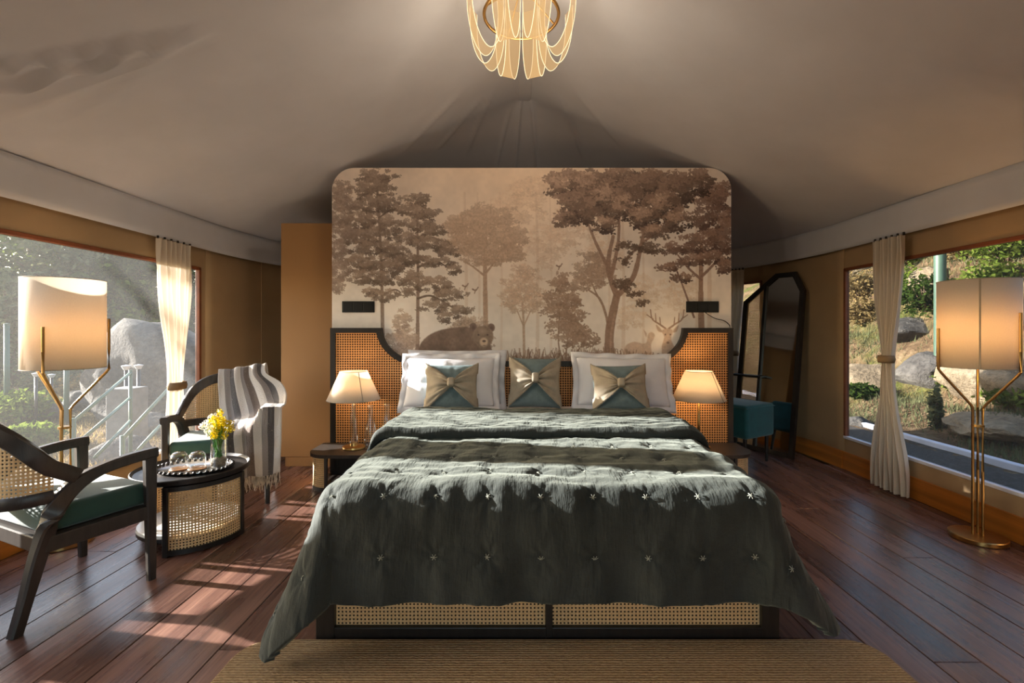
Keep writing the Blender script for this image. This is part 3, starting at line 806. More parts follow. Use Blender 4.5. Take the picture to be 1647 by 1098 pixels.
# ------------------------------------------------------------ bed
BXC = 0.112
bed = thing('bed', 'dark wooden bed with woven cane base and a wide scooped cane headboard', 'bed', (BXC, 2.9, 0))
BF, BB, BHW = 1.837 - 2.9, 3.86 - 2.9, 0.913
def P(a, b): return a, b
m = MB(); m.box((-BHW, BF, 0), (BHW, BF + 0.05, 0.046), 0.003); m.build('bottom_rail', 'dark_wood', bed)
m = MB(); m.box((-BHW, BF, 0.24), (BHW, BF + 0.05, 0.30), 0.003); m.build('top_rail', 'dark_wood', bed)
for nm, a, b in (('corner_post', -BHW, -BHW + 0.073), ('corner_post', BHW - 0.068, BHW), ('middle_post', -0.008, 0.020)):
    m = MB(); m.box((a, BF - 0.002, 0), (b, BF + 0.05, 0.30), 0.003); m.build(nm, 'dark_wood', bed)
for a, b in ((-BHW + 0.06, -0.004), (0.016, BHW - 0.06)):
    m = MB(); m.grid(lambda u, v: Vector((a + (b - a) * u, BF + 0.02, 0.03 + 0.24 * v)), 1, 1, lambda u, v: ((b - a) * u, 0.24 * v)); m.build('cane_panel', 'cane_light', bed)
m = MB(); m.box((-BHW + 0.05, BF + 0.03, 0.02), (BHW - 0.05, BF + 0.045, 0.28)); m.build('backing_board', 'cane_backing', bed)
for sg in (-1, 1):
    m = MB(); m.box((sg * BHW - (0.03 if sg > 0 else 0), BF + 0.05, 0), (sg * BHW + (0.03 if sg < 0 else 0), BB, 0.30), 0.003); m.build('side_rail', 'dark_wood', bed)
m = MB(); m.box((-BHW + 0.03, BF + 0.055, 0.22), (BHW - 0.03, BB, 0.30)); m.build('slat_base', 'dark_wood', bed)
# headboard outline in bed-local x,z
def head_outline(ins):
    X0, X1 = MX0 - BXC + 0.006 + ins, MX1 - BXC - 0.006 - ins
    zt, zm = 1.235 - ins, 0.955 - ins
    pts = [(X0, 0.0), (X0, zt)]
    xa, xb = -1.262 + BXC * 0 , -0.93
    rx, rz = 0.335, 0.28
    # left scoop: ellipse centred (xb, zt_outer)
    for k in range(15):
        a = PI + (PI / 2) * k / 14
        ex, ez = (rx + ins) * math.cos(a), (rz + ins) * math.sin(a)
        pts.append((xb + ex, 1.235 + ez if 1.235 + ez < zt else zt))
    for k in range(15):
        a = 1.5 * PI + (PI / 2) * k / 14
        ex, ez = (rx + ins) * math.cos(a), (rz + ins) * math.sin(a)
        pts.append((0.925 + ex, 1.235 + ez if 1.235 + ez < zt else zt))
    pts += [(X1, zt), (X1, 0.0)]
    return pts
HY0, HY1 = 3.895 - 2.9, 3.945 - 2.9
FI = 0.042
out_, in_ = head_outline(0), head_outline(FI)
m = MB(); uvs = []
n = len(out_)
for y_ in (HY0, HY1):
    pass
vo = [[m.bm.verts.new((p[0], y_, p[1])) for p in out_] for y_ in (HY0, HY1)]
vi = [[m.bm.verts.new((p[0], y_, p[1])) for p in in_] for y_ in (HY0, HY1)]
for i in range(n - 1):
    m.bm.faces.new((vo[0][i], vo[0][i + 1], vi[0][i + 1], vi[0][i])); m.bm.faces.new((vo[1][i], vo[1][i + 1], vi[1][i + 1], vi[1][i]))
    m.bm.faces.new((vo[0][i], vo[1][i], vo[1][i + 1], vo[0][i + 1])); m.bm.faces.new((vi[0][i], vi[1][i], vi[1][i + 1], vi[0][i + 1]))
m.build('headboard_frame', 'dark_wood', bed, angle=35)
def top_at(x):
    for i in range(1, len(in_) - 2):
        (x0_, z0_), (x1_, z1_) = in_[i], in_[i + 1]
        if x0_ <= x <= x1_ and x1_ > x0_: return z0_ + (z1_ - z0_) * (x - x0_) / (x1_ - x0_)
    return in_[1][1]
hx0, hx1 = in_[0][0], in_[-1][0]
for nm, dy, mt in (('headboard_cane', 0.012, 'cane_head'), ('headboard_backing', 0.024, 'cane_backing')):
    m = MB(); m.grid(lambda u, v: Vector((hx0 + (hx1 - hx0) * u, HY0 + dy, 0.02 + (top_at(hx0 + (hx1 - hx0) * u) + 0.004 - 0.02) * v)), 160, 1); m.uvplane(); m.build(nm, mt, bed)

# mattress
mat_o = thing('mattress', 'white mattress under the sage green quilt on the cane bed', 'mattress', (BXC, 2.86, 0.302))
m = MB(); m.box((-0.88, -1.05, 0), (0.90, 1.0, 0.265), 0.06, 4); m.build('core', 'white_linen', mat_o, angle=60)
m = MB(); m.box((-0.93, 0.30, 0.262), (0.93, 1.0, 0.285), 0.012, 3); m.build('fitted_sheet', 'white_linen', mat_o, angle=60)

# quilt draped over the bed
YH = 3.16
def drape(a, b, hw, yf, ztop, r, yhead, fl0, hem=None):
    bf = yhead - yf
    s = max(0.0, abs(a) - (hw - r)); t_ = max(0.0, b - (bf - r)); sg = 1 if a >= 0 else -1
    bx0 = sg * min(abs(a), hw - r); by0 = yhead - min(b, bf - r)
    d = math.hypot(s, t_)
    if d < 1e-6: return Vector((bx0, by0, ztop)), 0.0, Vector((0, 0, 1)), 0
    dx, dy = sg * s / d, -t_ / d
    cor = 2 * s * t_ / (d * d)
    d0 = d
    if hem:
        rho = max(s / hem[0], t_ / hem[1]); D = math.hypot(s, t_) / max(rho, 1e-6)
        D2 = min(D, 0.475 + (0.158 if sg < 0 else 0.125) * sm(0.15, 0.80, cor)); d = rho * D2
    fl = math.radians(fl0 + (s / d0) * 5 + (13 if sg > 0 else 11) * cor)
    q = r * PI / 2 * 0.95
    if d < q: out, dz = r * math.sin(d / r), r * (1 - math.cos(d / r))
    else: out, dz = r + (d - q) * math.sin(fl), r + (d - q) * math.cos(fl)
    return Vector((bx0 + dx * out, by0 + dy * out, ztop - dz)), d, Vector((dx, dy, 0)), cor
TPA, TPB, TB0 = 0.20, 0.21, 1.387
QA, QB = 0.905 + 0.40, (YH - 1.755) + 0.36
QUILT_Z = 0.612
def quilt_pt(u, v):
    a = (u * 2 - 1) * QA; b = v * QB
    p, d, dr, cor = drape(a, b, 0.905, 1.755, QUILT_Z, 0.095, YH, 4, (QA - 0.81, QB - (YH - 1.755 - 0.095)))
    # quilting: puffed between the tufts, dimple at each tuft
    ta = (a + 0.03) / TPA; tb = (b - TB0) / TPB
    fa, fb = ta - round(ta), tb - round(tb)
    rr = math.hypot(fa * TPA, fb * TPB)
    puff = 0.009 * (1 - math.exp(-(rr / 0.035) ** 2)) + 0.003 * (abs(math.sin(PI * ta)) ** 0.5 - 0.5)
    wr = 0.010 * nz(a * 5, b * 5, 0.3) + 0.006 * nz(a * 14, b * 9, 2.0) + 0.009 * nz(a * 3.0, b * 16, 5.0) * (1 - sm(0.05, 0.2, d))
    # radiating little wrinkles round the tufts
    ang = math.atan2(fb, fa); wr += 0.003 * math.sin(ang * 7 + a * 3) * math.exp(-(rr / 0.07) ** 2)
    h = puff + wr
    nrm = Vector((dr.x, dr.y, 0)) * min(1, d / 0.14) + Vector((0, 0, 1)) * max(0.0, 1 - d / 0.14)
    if nrm.length > 1e-5: nrm.normalize()
    p = p + nrm * h
    # hanging folds
    k = sm(0.10, 0.40, d)
    along = a if abs(dr.y) > abs(dr.x) else b * 1.7
    p += Vector((dr.x, dr.y, 0)) * k * (1 - cor) * (0.009 * math.sin(along * 17 + 1.5 * nz(along * 2, 0.5)) + 0.006 * math.sin(along * 31 + 2))
    if cor > 0:
        ph = math.atan2(-dr.y, abs(dr.x)); sg_ = 1 if a >= 0 else -1
        p += Vector((-sg_ * math.sin(ph), -math.cos(ph), 0)) * (0.16 if a < 0 else 0.08) * (ph - PI / 4) * cor * sm(0.2, 0.6, d)
    if a < 0: p += Vector((-0.02, -0.03, 0)) * cor * sm(0.25, 0.62, d)
    else: p += Vector((0.06, 0.04, 0.02)) * cor * sm(0.25, 0.62, d)
    zmin = 0.028
    if p.z < zmin:
        e = zmin - p.z; p += Vector((dr.x, dr.y, 0)) * e * 0.8; p.z = zmin + 0.02 * abs(nz(a * 9, b * 9))
    return p
quilt = thing('quilt', 'sage grey velvet tufted quilt draped over the bed and down to the rug', 'quilt', (BXC, 0, 0))
m = MB(); m.grid(quilt_pt, 300, 210)
solid(m.build('quilt_cover', 'duvet_velvet', quilt, True), 0.036, -1)
# turned-back head end of the quilt
FB0, FB1 = 3.30, 2.60
def fold_pt(u, v):
    a = (u * 2 - 1) * (0.93 + 0.20)
    L = FB0 - FB1
    y = FB0 - v * (L + 0.075)
    vv = v * (L + 0.075)
    z = QUILT_Z + 0.062; yy = y
    if vv < 0.06: z -= 0.045 * (1 - math.sin(vv / 0.06 * PI / 2))
    ec = max(0.0, vv - L)
    if ec > 0:
        th = ec / 0.075 * PI; yy = FB1 - 0.030 * math.sin(th); z = z - 0.030 * (1 - math.cos(th))
    s = max(0.0, abs(a) - 0.84); sg = 1 if a > 0 else -1
    x = a
    if s > 0:
        r = 0.11; q = r * PI / 2
        if s < q: x = sg * (0.84 + r * math.sin(s / r)); z -= r * (1 - math.cos(s / r))
        else: x = sg * (0.84 + r + (s - q) * 0.25); z -= r + (s - q)
    yy += 0.020 * nz(a * 2.5, 0.7) + 0.05 * sm(0.6, 1.05, abs(a)) * 0.6
    z += 0.012 * nz(a * 4, vv * 7, 1.0) + 0.010 * nz(a * 5, vv * 30, 3.0) + 0.005 * nz(a * 16, vv * 40, 6.0)
    return Vector((x, yy, z))
m = MB(); m.grid(fold_pt, 260, 90)
solid(m.build('turned_back_end', 'duvet_velvet', quilt, True), 0.018, -1)
# tuft stitches
tm = MB()
for k in range(3):
    a = k * PI / 3; c, s_ = math.cos(a) * 0.012, math.sin(a) * 0.012
    tm.sweep([(-c, -s_, 0.0), (-c * .4, -s_ * .4, 0.004), (c * .4, s_ * .4, 0.004), (c, s_, 0.0)], 0.0014, n=5)
bmesh.ops.recalc_face_normals(tm.bm, faces=tm.bm.faces[:])
tuft_me = bpy.data.meshes.new('tuft'); tm.bm.to_mesh(tuft_me); tm.bm.free(); tuft_me.materials.append(MATS['thread'])
for i in range(-6, 7):
    for j in range(-6, 2):
        a = i * TPA - 0.03; b = TB0 + j * TPB
        u, v = (a / QA + 1) / 2, b / QB
        if not (0.02 < u < 0.98 and 0.02 < v < 0.98): continue
        p = quilt_pt(u, v); pu = quilt_pt(u + 0.004, v) - p; pv = quilt_pt(u, v + 0.004) - p
        nn = pu.cross(pv); nn.normalize()
        if nn.dot(p - Vector((0, 2.6, 0.1))) < 0: nn = -nn
        if p.z < 0.08: continue
        o = bpy.data.objects.new('tuft', tuft_me); COL.objects.link(o); o.parent = quilt
        o.location = p + nn * 0.004; o.rotation_mode = 'QUATERNION'; o.rotation_quaternion = nn.to_track_quat('Z', 'Y')

# ------------------------------------------------------------ pillows and bow cushions
def pillow_surf(u, v, w, h, th, side, puff=2.2, pinch=0.05):
    """u,v in -1..1"""
    e = (max(0.0, 1 - abs(u) ** puff) * max(0.0, 1 - abs(v) ** puff)) ** 0.5
    x = w / 2 * u * (1 - pinch * (1 - v * v)) ; z = h / 2 * v * (1 - pinch * (1 - u * u))
    return Vector((x, -side * th / 2 * e, z))
def pillow(name, label, cat, w, h, th, mat, loc, tilt, rz=0.0, flange=0.0, roll=0.0, group=None, seed=0.0):
    t = thing(name, label, cat, loc, 0, group)
    t.rotation_euler = (tilt, roll, rz)
    m = MB()
    for side in (1, -1):
        def f(u, v, side=side):
            u, v = u * 2 - 1, v * 2 - 1
            p = pillow_surf(u, v, w, h, th, side)
            p.z += h / 2
            e = (1 - abs(u) ** 4) * (1 - abs(v) ** 4)
            p.y += side * -1 * e * (0.014 * nz(u * 2.2 + seed, v * 2.2, seed) + 0.006 * nz(u * 6 + seed, v * 5, seed + 4))
            return p
        m.grid(f, 34, 26)
    bmesh.ops.remove_doubles(m.bm, verts=m.bm.verts[:], dist=1e-5)
    m.build('body', mat, t, True)
    if flange > 0:
        m = MB(); N = 120
        def ring(k, off):
            q = k / N * 4; sd = int(q) % 4; f_ = (q - int(q)) * 2 - 1
            u, v = [(f_, -1), (1, f_), (-f_, 1), (-1, -f_)][sd]
            p = pillow_surf(u, v, w, h, th, 1); d = Vector((u, 0, v)); d = Vector((max(-1, min(1, u * 1.0)), 0, max(-1, min(1, v))))
            o = Vector(((1 if abs(u) == 1 else 0) * u, 0, (1 if abs(v) == 1 else 0) * v))
            o = Vector((u ** 9, 0, v ** 9))
            p = p * (1 - 0.02 * (off == 0)) + o * off
            p.z += h / 2; p.y += (0.014 * math.sin(k * 0.7 + seed) + 0.012 * nz(k * 0.09, seed)) * (off / flange if flange else 0)
            return p
        rings = [[ring(k, o_) for k in range(N)] for o_ in (0, flange * .5, flange)]
        m.ring_surface(rings, True, False)
        solid(m.build('flange', mat, t, True), 0.006, 0)
    return t
PZ = 0.592
pillow('pillow', 'white flanged pillow at the left head of the bed, catching the sun', 'pillow', 0.70, 0.40, 0.17, 'white_linen', (-0.535, 3.545, PZ + 0.04), math.radians(-24), 0.03, 0.04, 0.0, 'white bed pillows', 1.3)
pillow('pillow', 'white flanged pillow at the right head of the bed, in the shade', 'pillow', 0.72, 0.40, 0.17, 'white_linen', (0.80, 3.565, PZ + 0.04), math.radians(-24), -0.03, 0.04, 0.02, 'white bed pillows', 6.1)
pillow('pillow', 'second white pillow half hidden behind the left one, against the headboard', 'pillow', 0.72, 0.40, 0.09, 'white_linen', (-0.50, 3.725, PZ + 0.03), math.radians(-9), 0.0, 0.04, 0.0, 'white bed pillows', 3.7)
def bow_cushion(label, loc, tilt, rz, roll, w, h, seed):
    th = 0.15
    c = pillow('bow_cushion', label, 'cushion', w, h, th, 'blue_linen', loc, tilt, rz, 0.0, roll, 'bow cushions on the bed', seed)
    def front(u, v):
        p = pillow_surf(max(-1, min(1, u)), max(-1, min(1, v)), w, h, th, 1)
        p.z += h / 2; return p
    for sg in (-1, 1):
        def f(a, b, sg=sg):
            s = a; q = b * 2 - 1
            hh = 0.12 + (1.06 - 0.12) * s ** 0.85
            u = sg * (0.06 + 1.0 * s - 0.12 * s * (1 - q * q) * 0); v = q * hh * (1 - 0.04 * s) + 0.02
            if s > 0.8: u *= 1 - 0.06 * (1 - abs(q)) * (s - 0.8) / 0.2
            p = front(u * 0.97, v * 0.98)
            if abs(u * .97) > 1: p.x = w / 2 * u * .97
            if abs(v * .98) > 1: p.z = h / 2 + h / 2 * v * .98
            pl = 0.012 * math.cos(q * 9.5 + sg + seed) * (1 - 0.75 * s) + 0.006 * math.cos(q * 21 + seed) * (1 - s) + 0.010 * nz(s * 3 + seed, q * 3, sg)
            p.y -= 0.016 + 0.02 * (1 - s) * math.sin(PI * min(1, s * 1.2)) + pl
            return p
        m = MB(); m.grid(f, 22, 40); solid(m.build('bow_wing', 'beige_linen', c, True), 0.006, 0)
        # frayed border along the top and bottom edges of the wing
        m = MB()
        for k in range(46):
            for q in (0, 1):
                p = f((k + 0.5) / 46, q); d = Vector((0.3 * random.uniform(-1, 1), random.uniform(-0.9, 0.0), (1 if q else -1) * 0.9))
                d.normalize(); p2 = p + d * random.uniform(0.006, 0.013)
                s_ = Vector((0.0035, 0, 0)); m.bm.faces.new([m.bm.verts.new(x_) for x_ in (p - s_, p + s_, p2)])
        fr = m.build('frayed_edge', 'beige_linen', c)
        fr['kind'] = 'stuff'
    m = MB(); m.box((-0.026, -th / 2 - 0.062, h * 0.44), (0.026, -th / 2 + 0.01, h * 0.62), 0.014, 3); m.build('bow_knot', 'beige_linen', c, True)
bow_cushion('blue grey cushion with a beige bow, leaning on the sunlit left pillow', (-0.495, 3.395, PZ + 0.035), math.radians(-22), 0.08, 0.0, 0.385, 0.355, 1.0)
bow_cushion('blue grey cushion with a beige bow, middle one resting against the cane headboard', (0.118, 3.56, PZ + 0.03), math.radians(-20), 0.0, 0.02, 0.40, 0.40, 2.2)
bow_cushion('blue grey cushion with a beige bow, leaning on the shaded right pillow', (0.742, 3.395, PZ + 0.035), math.radians(-22), -0.06, -0.02, 0.40, 0.35, 3.9)

# ------------------------------------------------------------ rug
def rrect(x0, x1, y0, y1, r, n=8):
    p = []
    for cx, cy, a0 in ((x1 - r, y1 - r, 0), (x0 + r, y1 - r, 90), (x0 + r, y0 + r, 180), (x1 - r, y0 + r, 270)):
        for k in range(n + 1):
            a = math.radians(a0 + 90 * k / n); p.append((cx + r * math.cos(a), cy + r * math.sin(a)))
    return p
m = MB()
o1 = rrect(-1.06, 1.37, 0.1, 1.825, 0.11); o2 = rrect(-1.052, 1.362, 0.108, 1.817, 0.105)
m.ring_surface([[(x, y, 0.001) for x, y in o1], [(x, y, 0.009) for x, y in o1], [(x, y, 0.013) for x, y in o2]])
tag(m.build('rug', 'jute'), 'woven jute rug with rounded corners at the foot of the bed', 'rug')

# ------------------------------------------------------------ bedside tables
def nightstand(x, sg, label):
    """sg = -1: rounded outer end on the left"""
    t = thing('nightstand', label, 'nightstand', (x, 3.69, 0), 0, 'bedside tables')
    o_ = 0.30; d = 0.20
    def top(ins):
        p = [(0.27, 0.19 - ins), (0.27, -d + ins)]
        for k in range(11):
            a = -PI / 2 - k * PI / 2 / 10; p.append((-o_ + 0.17 + (0.17 - ins) * math.cos(a), -d + 0.17 + (0.17 - ins) * math.sin(a)))
        p.append((-o_ + ins, 0.19 - ins))
        return [(px * (-sg), py) for px, py in p]
    m = MB(); m.prism(top(0), 0.255, 0.28, 'z'); m.build('top', 'grey_wood', t, angle=40)
    m = MB(); m.prism(top(0.015), 0.0, 0.03, 'z'); m.build('base', 'grey_wood', t, angle=40)
    pts = top(0.02)[2:14]
    L = [0]
    for i in range(1, len(pts)): L.append(L[-1] + math.dist(pts[i], pts[i - 1]))
    m = MB(); n_ = len(pts) - 1
    m.grid(lambda u, v: Vector((pts[round(u * n_)][0], pts[round(u * n_)][1], 0.03 + 0.225 * v)), n_, 1, lambda u, v: (L[round(u * n_)], 0.225 * v)); m.build('cane_side', 'cane_light', t, True)
    for q in (2, 12):
        px, py = top(0.02)[q]; m = MB(); m.box((px - 0.011, py - 0.011, 0.03), (px + 0.011, py + 0.011, 0.255), 0.003); m.build('post', 'grey_wood', t)
    px, py = top(0.02)[1]; px *= 0.93; m = MB(); m.box((px - 0.011, py - 0.004, 0.03), (px + 0.011, py + 0.02, 0.255), 0.003); m.build('post', 'grey_wood', t)
    m = MB(); m.box((min(-sg * 0.265, sg * 0.20), 0.165, 0.03), (max(-sg * 0.265, sg * 0.20), 0.18, 0.255)); m.build('back_panel', 'grey_wood', t)
nightstand(-1.325, -1, 'dark wooden bedside table with a rounded cane side, left of the bed')
nightstand(1.50, 1, 'dark wooden bedside table hidden behind the quilt, under the right bedside lamp')

def point_light(name, parent, loc, energy, col, rad=0.03):
    d = bpy.data.lights.new(name, 'POINT'); d.energy = energy; d.color = col; d.shadow_soft_size = rad
    o = bpy.data.objects.new(name, d); COL.objects.link(o); o.parent = parent; o.location = loc; return o
WARM = (1.0, 0.66, 0.34)
def table_lamp(loc, label, glass=True, energy=5.0):
    t = thing('table_lamp', label, 'lamp', loc, 0, 'bedside lamps')
    m = MB(); m.lathe([(0.0, 0), (0.085, 0), (0.088, 0.006), (0.086, 0.018), (0.03, 0.022), (0.026, 0.045), (0.0, 0.045)], 40); m.build('foot', 'brass', t, angle=35)
    if glass:
        m = MB(); m.lathe([(0.034, 0.045), (0.032, 0.06), (0.030, 0.14), (0.026, 0.22), (0.020, 0.30), (0.018, 0.33), (0.021, 0.345), (0.016, 0.352)], 28); m.build('glass_column', 'clear_glass', t, True)
        m = MB(); m.lathe([(0.005, 0.045), (0.005, 0.40)], 10); m.build('rod', 'brass', t, True)
    else:
        m = MB(); m.lathe([(0.011, 0.045), (0.010, 0.20), (0.008, 0.40)], 14); m.build('rod', 'brass', t, True)
    m = MB(); m.lathe([(0.202, 0.388), (0.104, 0.610)], 56); bmesh.ops.delete(m.bm, geom=[f for f in m.bm.faces if len(f.verts) > 4], context='FACES')
    sh = solid(m.build('shade', 'shade_linen', t, True), 0.002, 0)
    for r_, z_ in ((0.203, 0.388), (0.105, 0.610)):
        m = MB(); m.sweep([(r_ * math.cos(2 * PI * k / 48), r_ * math.sin(2 * PI * k / 48), z_) for k in range(48)], 0.0025, n=6, closed=True); m.build('shade_rim', 'beige_linen', sh, True)
    m = MB(); m.sweep([(0.206 * math.cos(-0.9), 0.206 * math.sin(-0.9), 0.388), (0.107 * math.cos(-0.9), 0.107 * math.sin(-0.9), 0.610)], 0.006, 0.003); m.build('shade_seam', 'beige_linen', sh)
    m = MB(); m.lathe([(0.0, 0.40), (0.016, 0.405), (0.028, 0.44), (0.030, 0.465), (0.018, 0.495), (0.0, 0.502)], 16); m.build('bulb', 'bulb_glow', t, True)
    point_light('lamp_light', t, (0, 0, 0.52), energy, WARM, 0.04)
    return t
table_lamp((-1.312, 3.70, 0.28), 'bedside lamp with glass column and cream shade, left of the bed', True, 3.0)
table_lamp((1.425, 3.70, 0.28), 'glowing bedside lamp with thin brass stem, right of the bed', False, 5.5)
def carafe(x, y, label):
    m = MB(); m.lathe([(0.0, 0.001), (0.050, 0.001), (0.055, 0.012), (0.052, 0.09), (0.040, 0.17), (0.024, 0.235), (0.020, 0.26), (0.020, 0.30), (0.026, 0.335), (0.022, 0.34)], 28)
    o = m.build('carafe', 'clear_glass', None, True); o.location = (x, y, 0.28); tag(o, label, 'carafe', 'glass carafes on the bedside table')
carafe(-1.185, 3.72, 'clear glass carafe beside the left bedside lamp, nearer the lamp')
carafe(-1.075, 3.80, 'clear glass carafe by the left pillow, farther from the lamp')

# ------------------------------------------------------------ armchairs
def make_chair():
    t = thing('armchair', 'armchair', 'chair', (0, 0, 0), 0, 'cane armchairs')
    for sg in (-1, 1):
        pts = catmull([(sg * 0.302, 0.228, 0.0), (sg * 0.302, 0.224, 0.30), (sg * 0.302, 0.222, 0.60)], 4)
        m = MB(); m.sweep(pts, [0.030 + 0.010 * i / (len(pts) - 1) for i in range(len(pts))], [0.034 + 0.018 * i / (len(pts) - 1) for i in range(len(pts))], up=(0, 1, 0)); m.build('front_leg', 'grey_wood', t)
        m = MB(); m.box((sg * 0.302 - 0.012, 0.216, -0.0), (sg * 0.302 + 0.012, 0.240, 0.004)); m.build('foot_pad', 'white_plastic', t)
        pts = catmull([(sg * 0.302, 0.248, 0.618), (sg * 0.306, 0.12, 0.612), (sg * 0.308, 0.0, 0.588), (sg * 0.308, -0.085, 0.54), (sg * 0.304, -0.14, 0.455), (sg * 0.298, -0.175, 0.33), (sg * 0.292, -0.215, 0.15), (sg * 0.288, -0.25, 0.0)], 6)
        n_ = len(pts); m = MB()
        m.sweep(pts, [0.046 - 0.012 * max(0, i / n_ - 0.5) * 2 for i in range(n_)], [0.048 if i < n_ * .25 else 0.048 + 0.022 * math.sin(PI * min(1, (i / n_ - .25) / .6)) - 0.012 * max(0, i / n_ - .6) for i in range(n_)], up=(0, 0.35, 1)); m.build('arm_and_rear_leg', 'grey_wood', t, angle=40)
    # seat rails
    m = MB(); m.box((-0.285, 0.205, 0.30), (0.285, 0.240, 0.365), 0.005); m.build('front_rail', 'grey_wood', t)
    m = MB(); m.box((-0.28, -0.185, 0.30), (0.28, -0.155, 0.365), 0.005); m.build('back_rail', 'grey_wood', t)
    for sg in (-1, 1):
        m = MB(); m.box((sg * 0.302 - 0.014, -0.17, 0.30), (sg * 0.302 + 0.014, 0.215, 0.365), 0.005); m.build('side_rail', 'grey_wood', t)
    m = MB(); m.box((-0.28, -0.16, 0.34), (0.28, 0.21, 0.364)); m.build('seat_board', 'grey_wood', t)
    def cu(a, b, c): return a
    m = MB(); m.box((-0.283, -0.165, 0.366), (0.283, 0.236, 0.472), 0.028, 4)
    for v in m.bm.verts:
        if v.co.z > 0.42: v.co.z += 0.014 * (1 - (v.co.x / 0.283) ** 2) * (1 - ((v.co.y - 0.03) / 0.21) ** 2)
    m.build('seat_cushion', 'green_velvet', t, angle=50)
    # curved back: a runs -1..1
    def by(a): return -0.315 + 0.20 * abs(a) ** 2.4
    def bx_(a): return 0.318 * math.sin(a * PI / 2 * 0.94) / math.sin(PI / 2 * 0.94)
    def ztop(a): return 0.590 + 0.262 * (1 - abs(a) ** 2.6)
    N = 44
    tp = [(bx_(-1 + 2 * i / N), by(-1 + 2 * i / N) + (0.05 * max(0, abs(-1 + 2 * i / N) - 0.9) / 0.1), ztop(-1 + 2 * i / N)) for i in range(N + 1)]
    m = MB(); m.sweep(tp, 0.030, [0.075 - 0.030 * sm(0.35, 0.0, abs(i / N - .5) * 2 - .65) * 0 - 0.012 * abs(2 * i / N - 1) for i in range(N + 1)], up=(0, 0.0, 1)); m.build('top_rail', 'grey_wood', t, angle=45)
    lp = [(bx_(a) * 0.985, by(a) + 0.012, 0.505 + 0.025 * abs(a)) for a in [-0.92 + 1.84 * i / 28 for i in range(29)]]
    m = MB(); m.sweep(lp, 0.026, 0.052, up=(0, 0, 1)); m.build('lower_back_rail', 'grey_wood', t, angle=45)
    def cf(u, v):
        a = (u * 2 - 1) * 0.93; z0 = 0.515; z1 = max(z0 + 0.004, ztop(a) - 0.012)
        return Vector((bx_(a) * 0.99, by(a) + 0.006, z0 + (z1 - z0) * v))
    def cuv(u, v):
        a = (u * 2 - 1) * 0.93; z0 = 0.515; z1 = max(z0 + 0.004, ztop(a) - 0.012); return (a * 0.40, z0 + (z1 - z0) * v)
    m = MB(); m.grid(cf, 40, 10, cuv); m.build('cane_back', 'cane_light', t, True)
    return t
chair = make_chair()
def place(o, loc, F): o.location = loc; o.rotation_euler = (0, 0, math.atan2(-F[0], F[1]))
chair2 = copy_tree(chair)
place(chair, (-2.168, 2.191, 0), (0.39, 0.92))
tag(chair, 'dark armchair with cane back and green seat seen from behind, nearest the camera', 'chair', 'cane armchairs')
F2 = (0.33, -0.944)
place(chair2, (-2.133, 3.40, 0), F2)
tag(chair2, 'dark armchair with green seat and a striped throw, beyond the round table', 'chair', 'cane armchairs')

# striped throw over the far armchair (built in that chair's own frame)
rows = [((.12, -.385, .50), (-.05, -.39, .48), (-.22, -.385, .50)), ((.12, -.365, .78), (-.05, -.37, .80), (-.22, -.365, .80)), ((.12, -.315, .895), (-.04, -.32, .915), (-.21, -.315, .945)),
        ((.11, -.255, .80), (-.05, -.265, .84), (-.22, -.25, .87)), ((.09, -.20, .65), (-.09, -.215, .72), (-.33, -.20, .80)), ((.06, -.11, .53), (-.14, -.12, .60), (-.385, -.07, .735)),
        ((.03, .08, .525), (-.17, .06, .58), (-.405, .09, .69)), ((.0, .275, .51), (-.17, .28, .53), (-.40, .23, .60)), ((-.01, .300, .37), (-.18, .305, .39), (-.405, .30, .42)), ((-.02, .305, .20), (-.19, .31, .21), (-.40, .31, .22))]
cols = [catmull([r[k] for r in rows], 8) for k in range(3)]
NV = len(cols[0]) - 1
def throw_pt(u, v):
    i = min(NV, round(v * NV)); A, B, C = cols[0][i], cols[1][i], cols[2][i]
    p = A * ((1 - u) * (1 - 2 * u)) + B * (4 * u * (1 - u)) + C * (u * (2 * u - 1))
    k = 0.35 + 0.65 * v
    q = 0.018 * math.sin(u * 17 + v * 4) * k + 0.010 * math.sin(u * 31 + v * 9) * k + 0.012 * nz(u * 5, v * 9, 3)
    p = p + Vector((0.1, 0.65 if v > 0.15 else -0.65, 0.5)) * (q + 0.012)
    if v > 0.3 and p.x < -0.22 and -0.24 < p.y < 0.265: p.z = max(p.z, 0.60 + 0.075 * sm(-0.22, -0.27, p.x))
    return p
throw = thing('throw_blanket', 'fluffy grey, brown and white striped throw draped over the far armchair', 'blanket', chair2.location, chair2.rotation_euler.z)
m = MB(); m.grid(throw_pt, 60, NV, lambda u, v: (u, v * 2.4)); solid(m.build('striped_cloth', 'throw_wool', throw, True), 0.010, 0)
m = MB()
for k in range(110):
    u = random.random(); p = throw_pt(u, 1.0); L_ = random.uniform(0.06, 0.11)
    q = [p + Vector((random.uniform(-.012, .012), random.uniform(-.006, .01), -L_ * f)) for f in (0.45, 1)]
    m.sweep([p + Vector((0, 0, .01)), q[0], q[1]], [0.004, 0.0035, 0.001], n=4)
fr = m.build('fringe', 'throw_fringe', throw); fr['kind'] = 'stuff'
m = MB()
for k in range(700):   # fuzz on the shoulders of the throw
    u, v = random.random(), random.uniform(0.1, 1.0); p = throw_pt(u, v); d = Vector((random.uniform(-1, 1), random.uniform(0, 1), random.uniform(-.3, 1))).normalized()
    e = d.cross(Vector((0.3, 0.5, 0.8))).normalized() * 0.0012
    m.bm.faces.new([m.bm.verts.new(x_) for x_ in (p - e, p + e, p + d * random.uniform(.015, .03))])
fz = m.build('wool_fuzz', 'throw_fringe', throw); fz['kind'] = 'stuff'

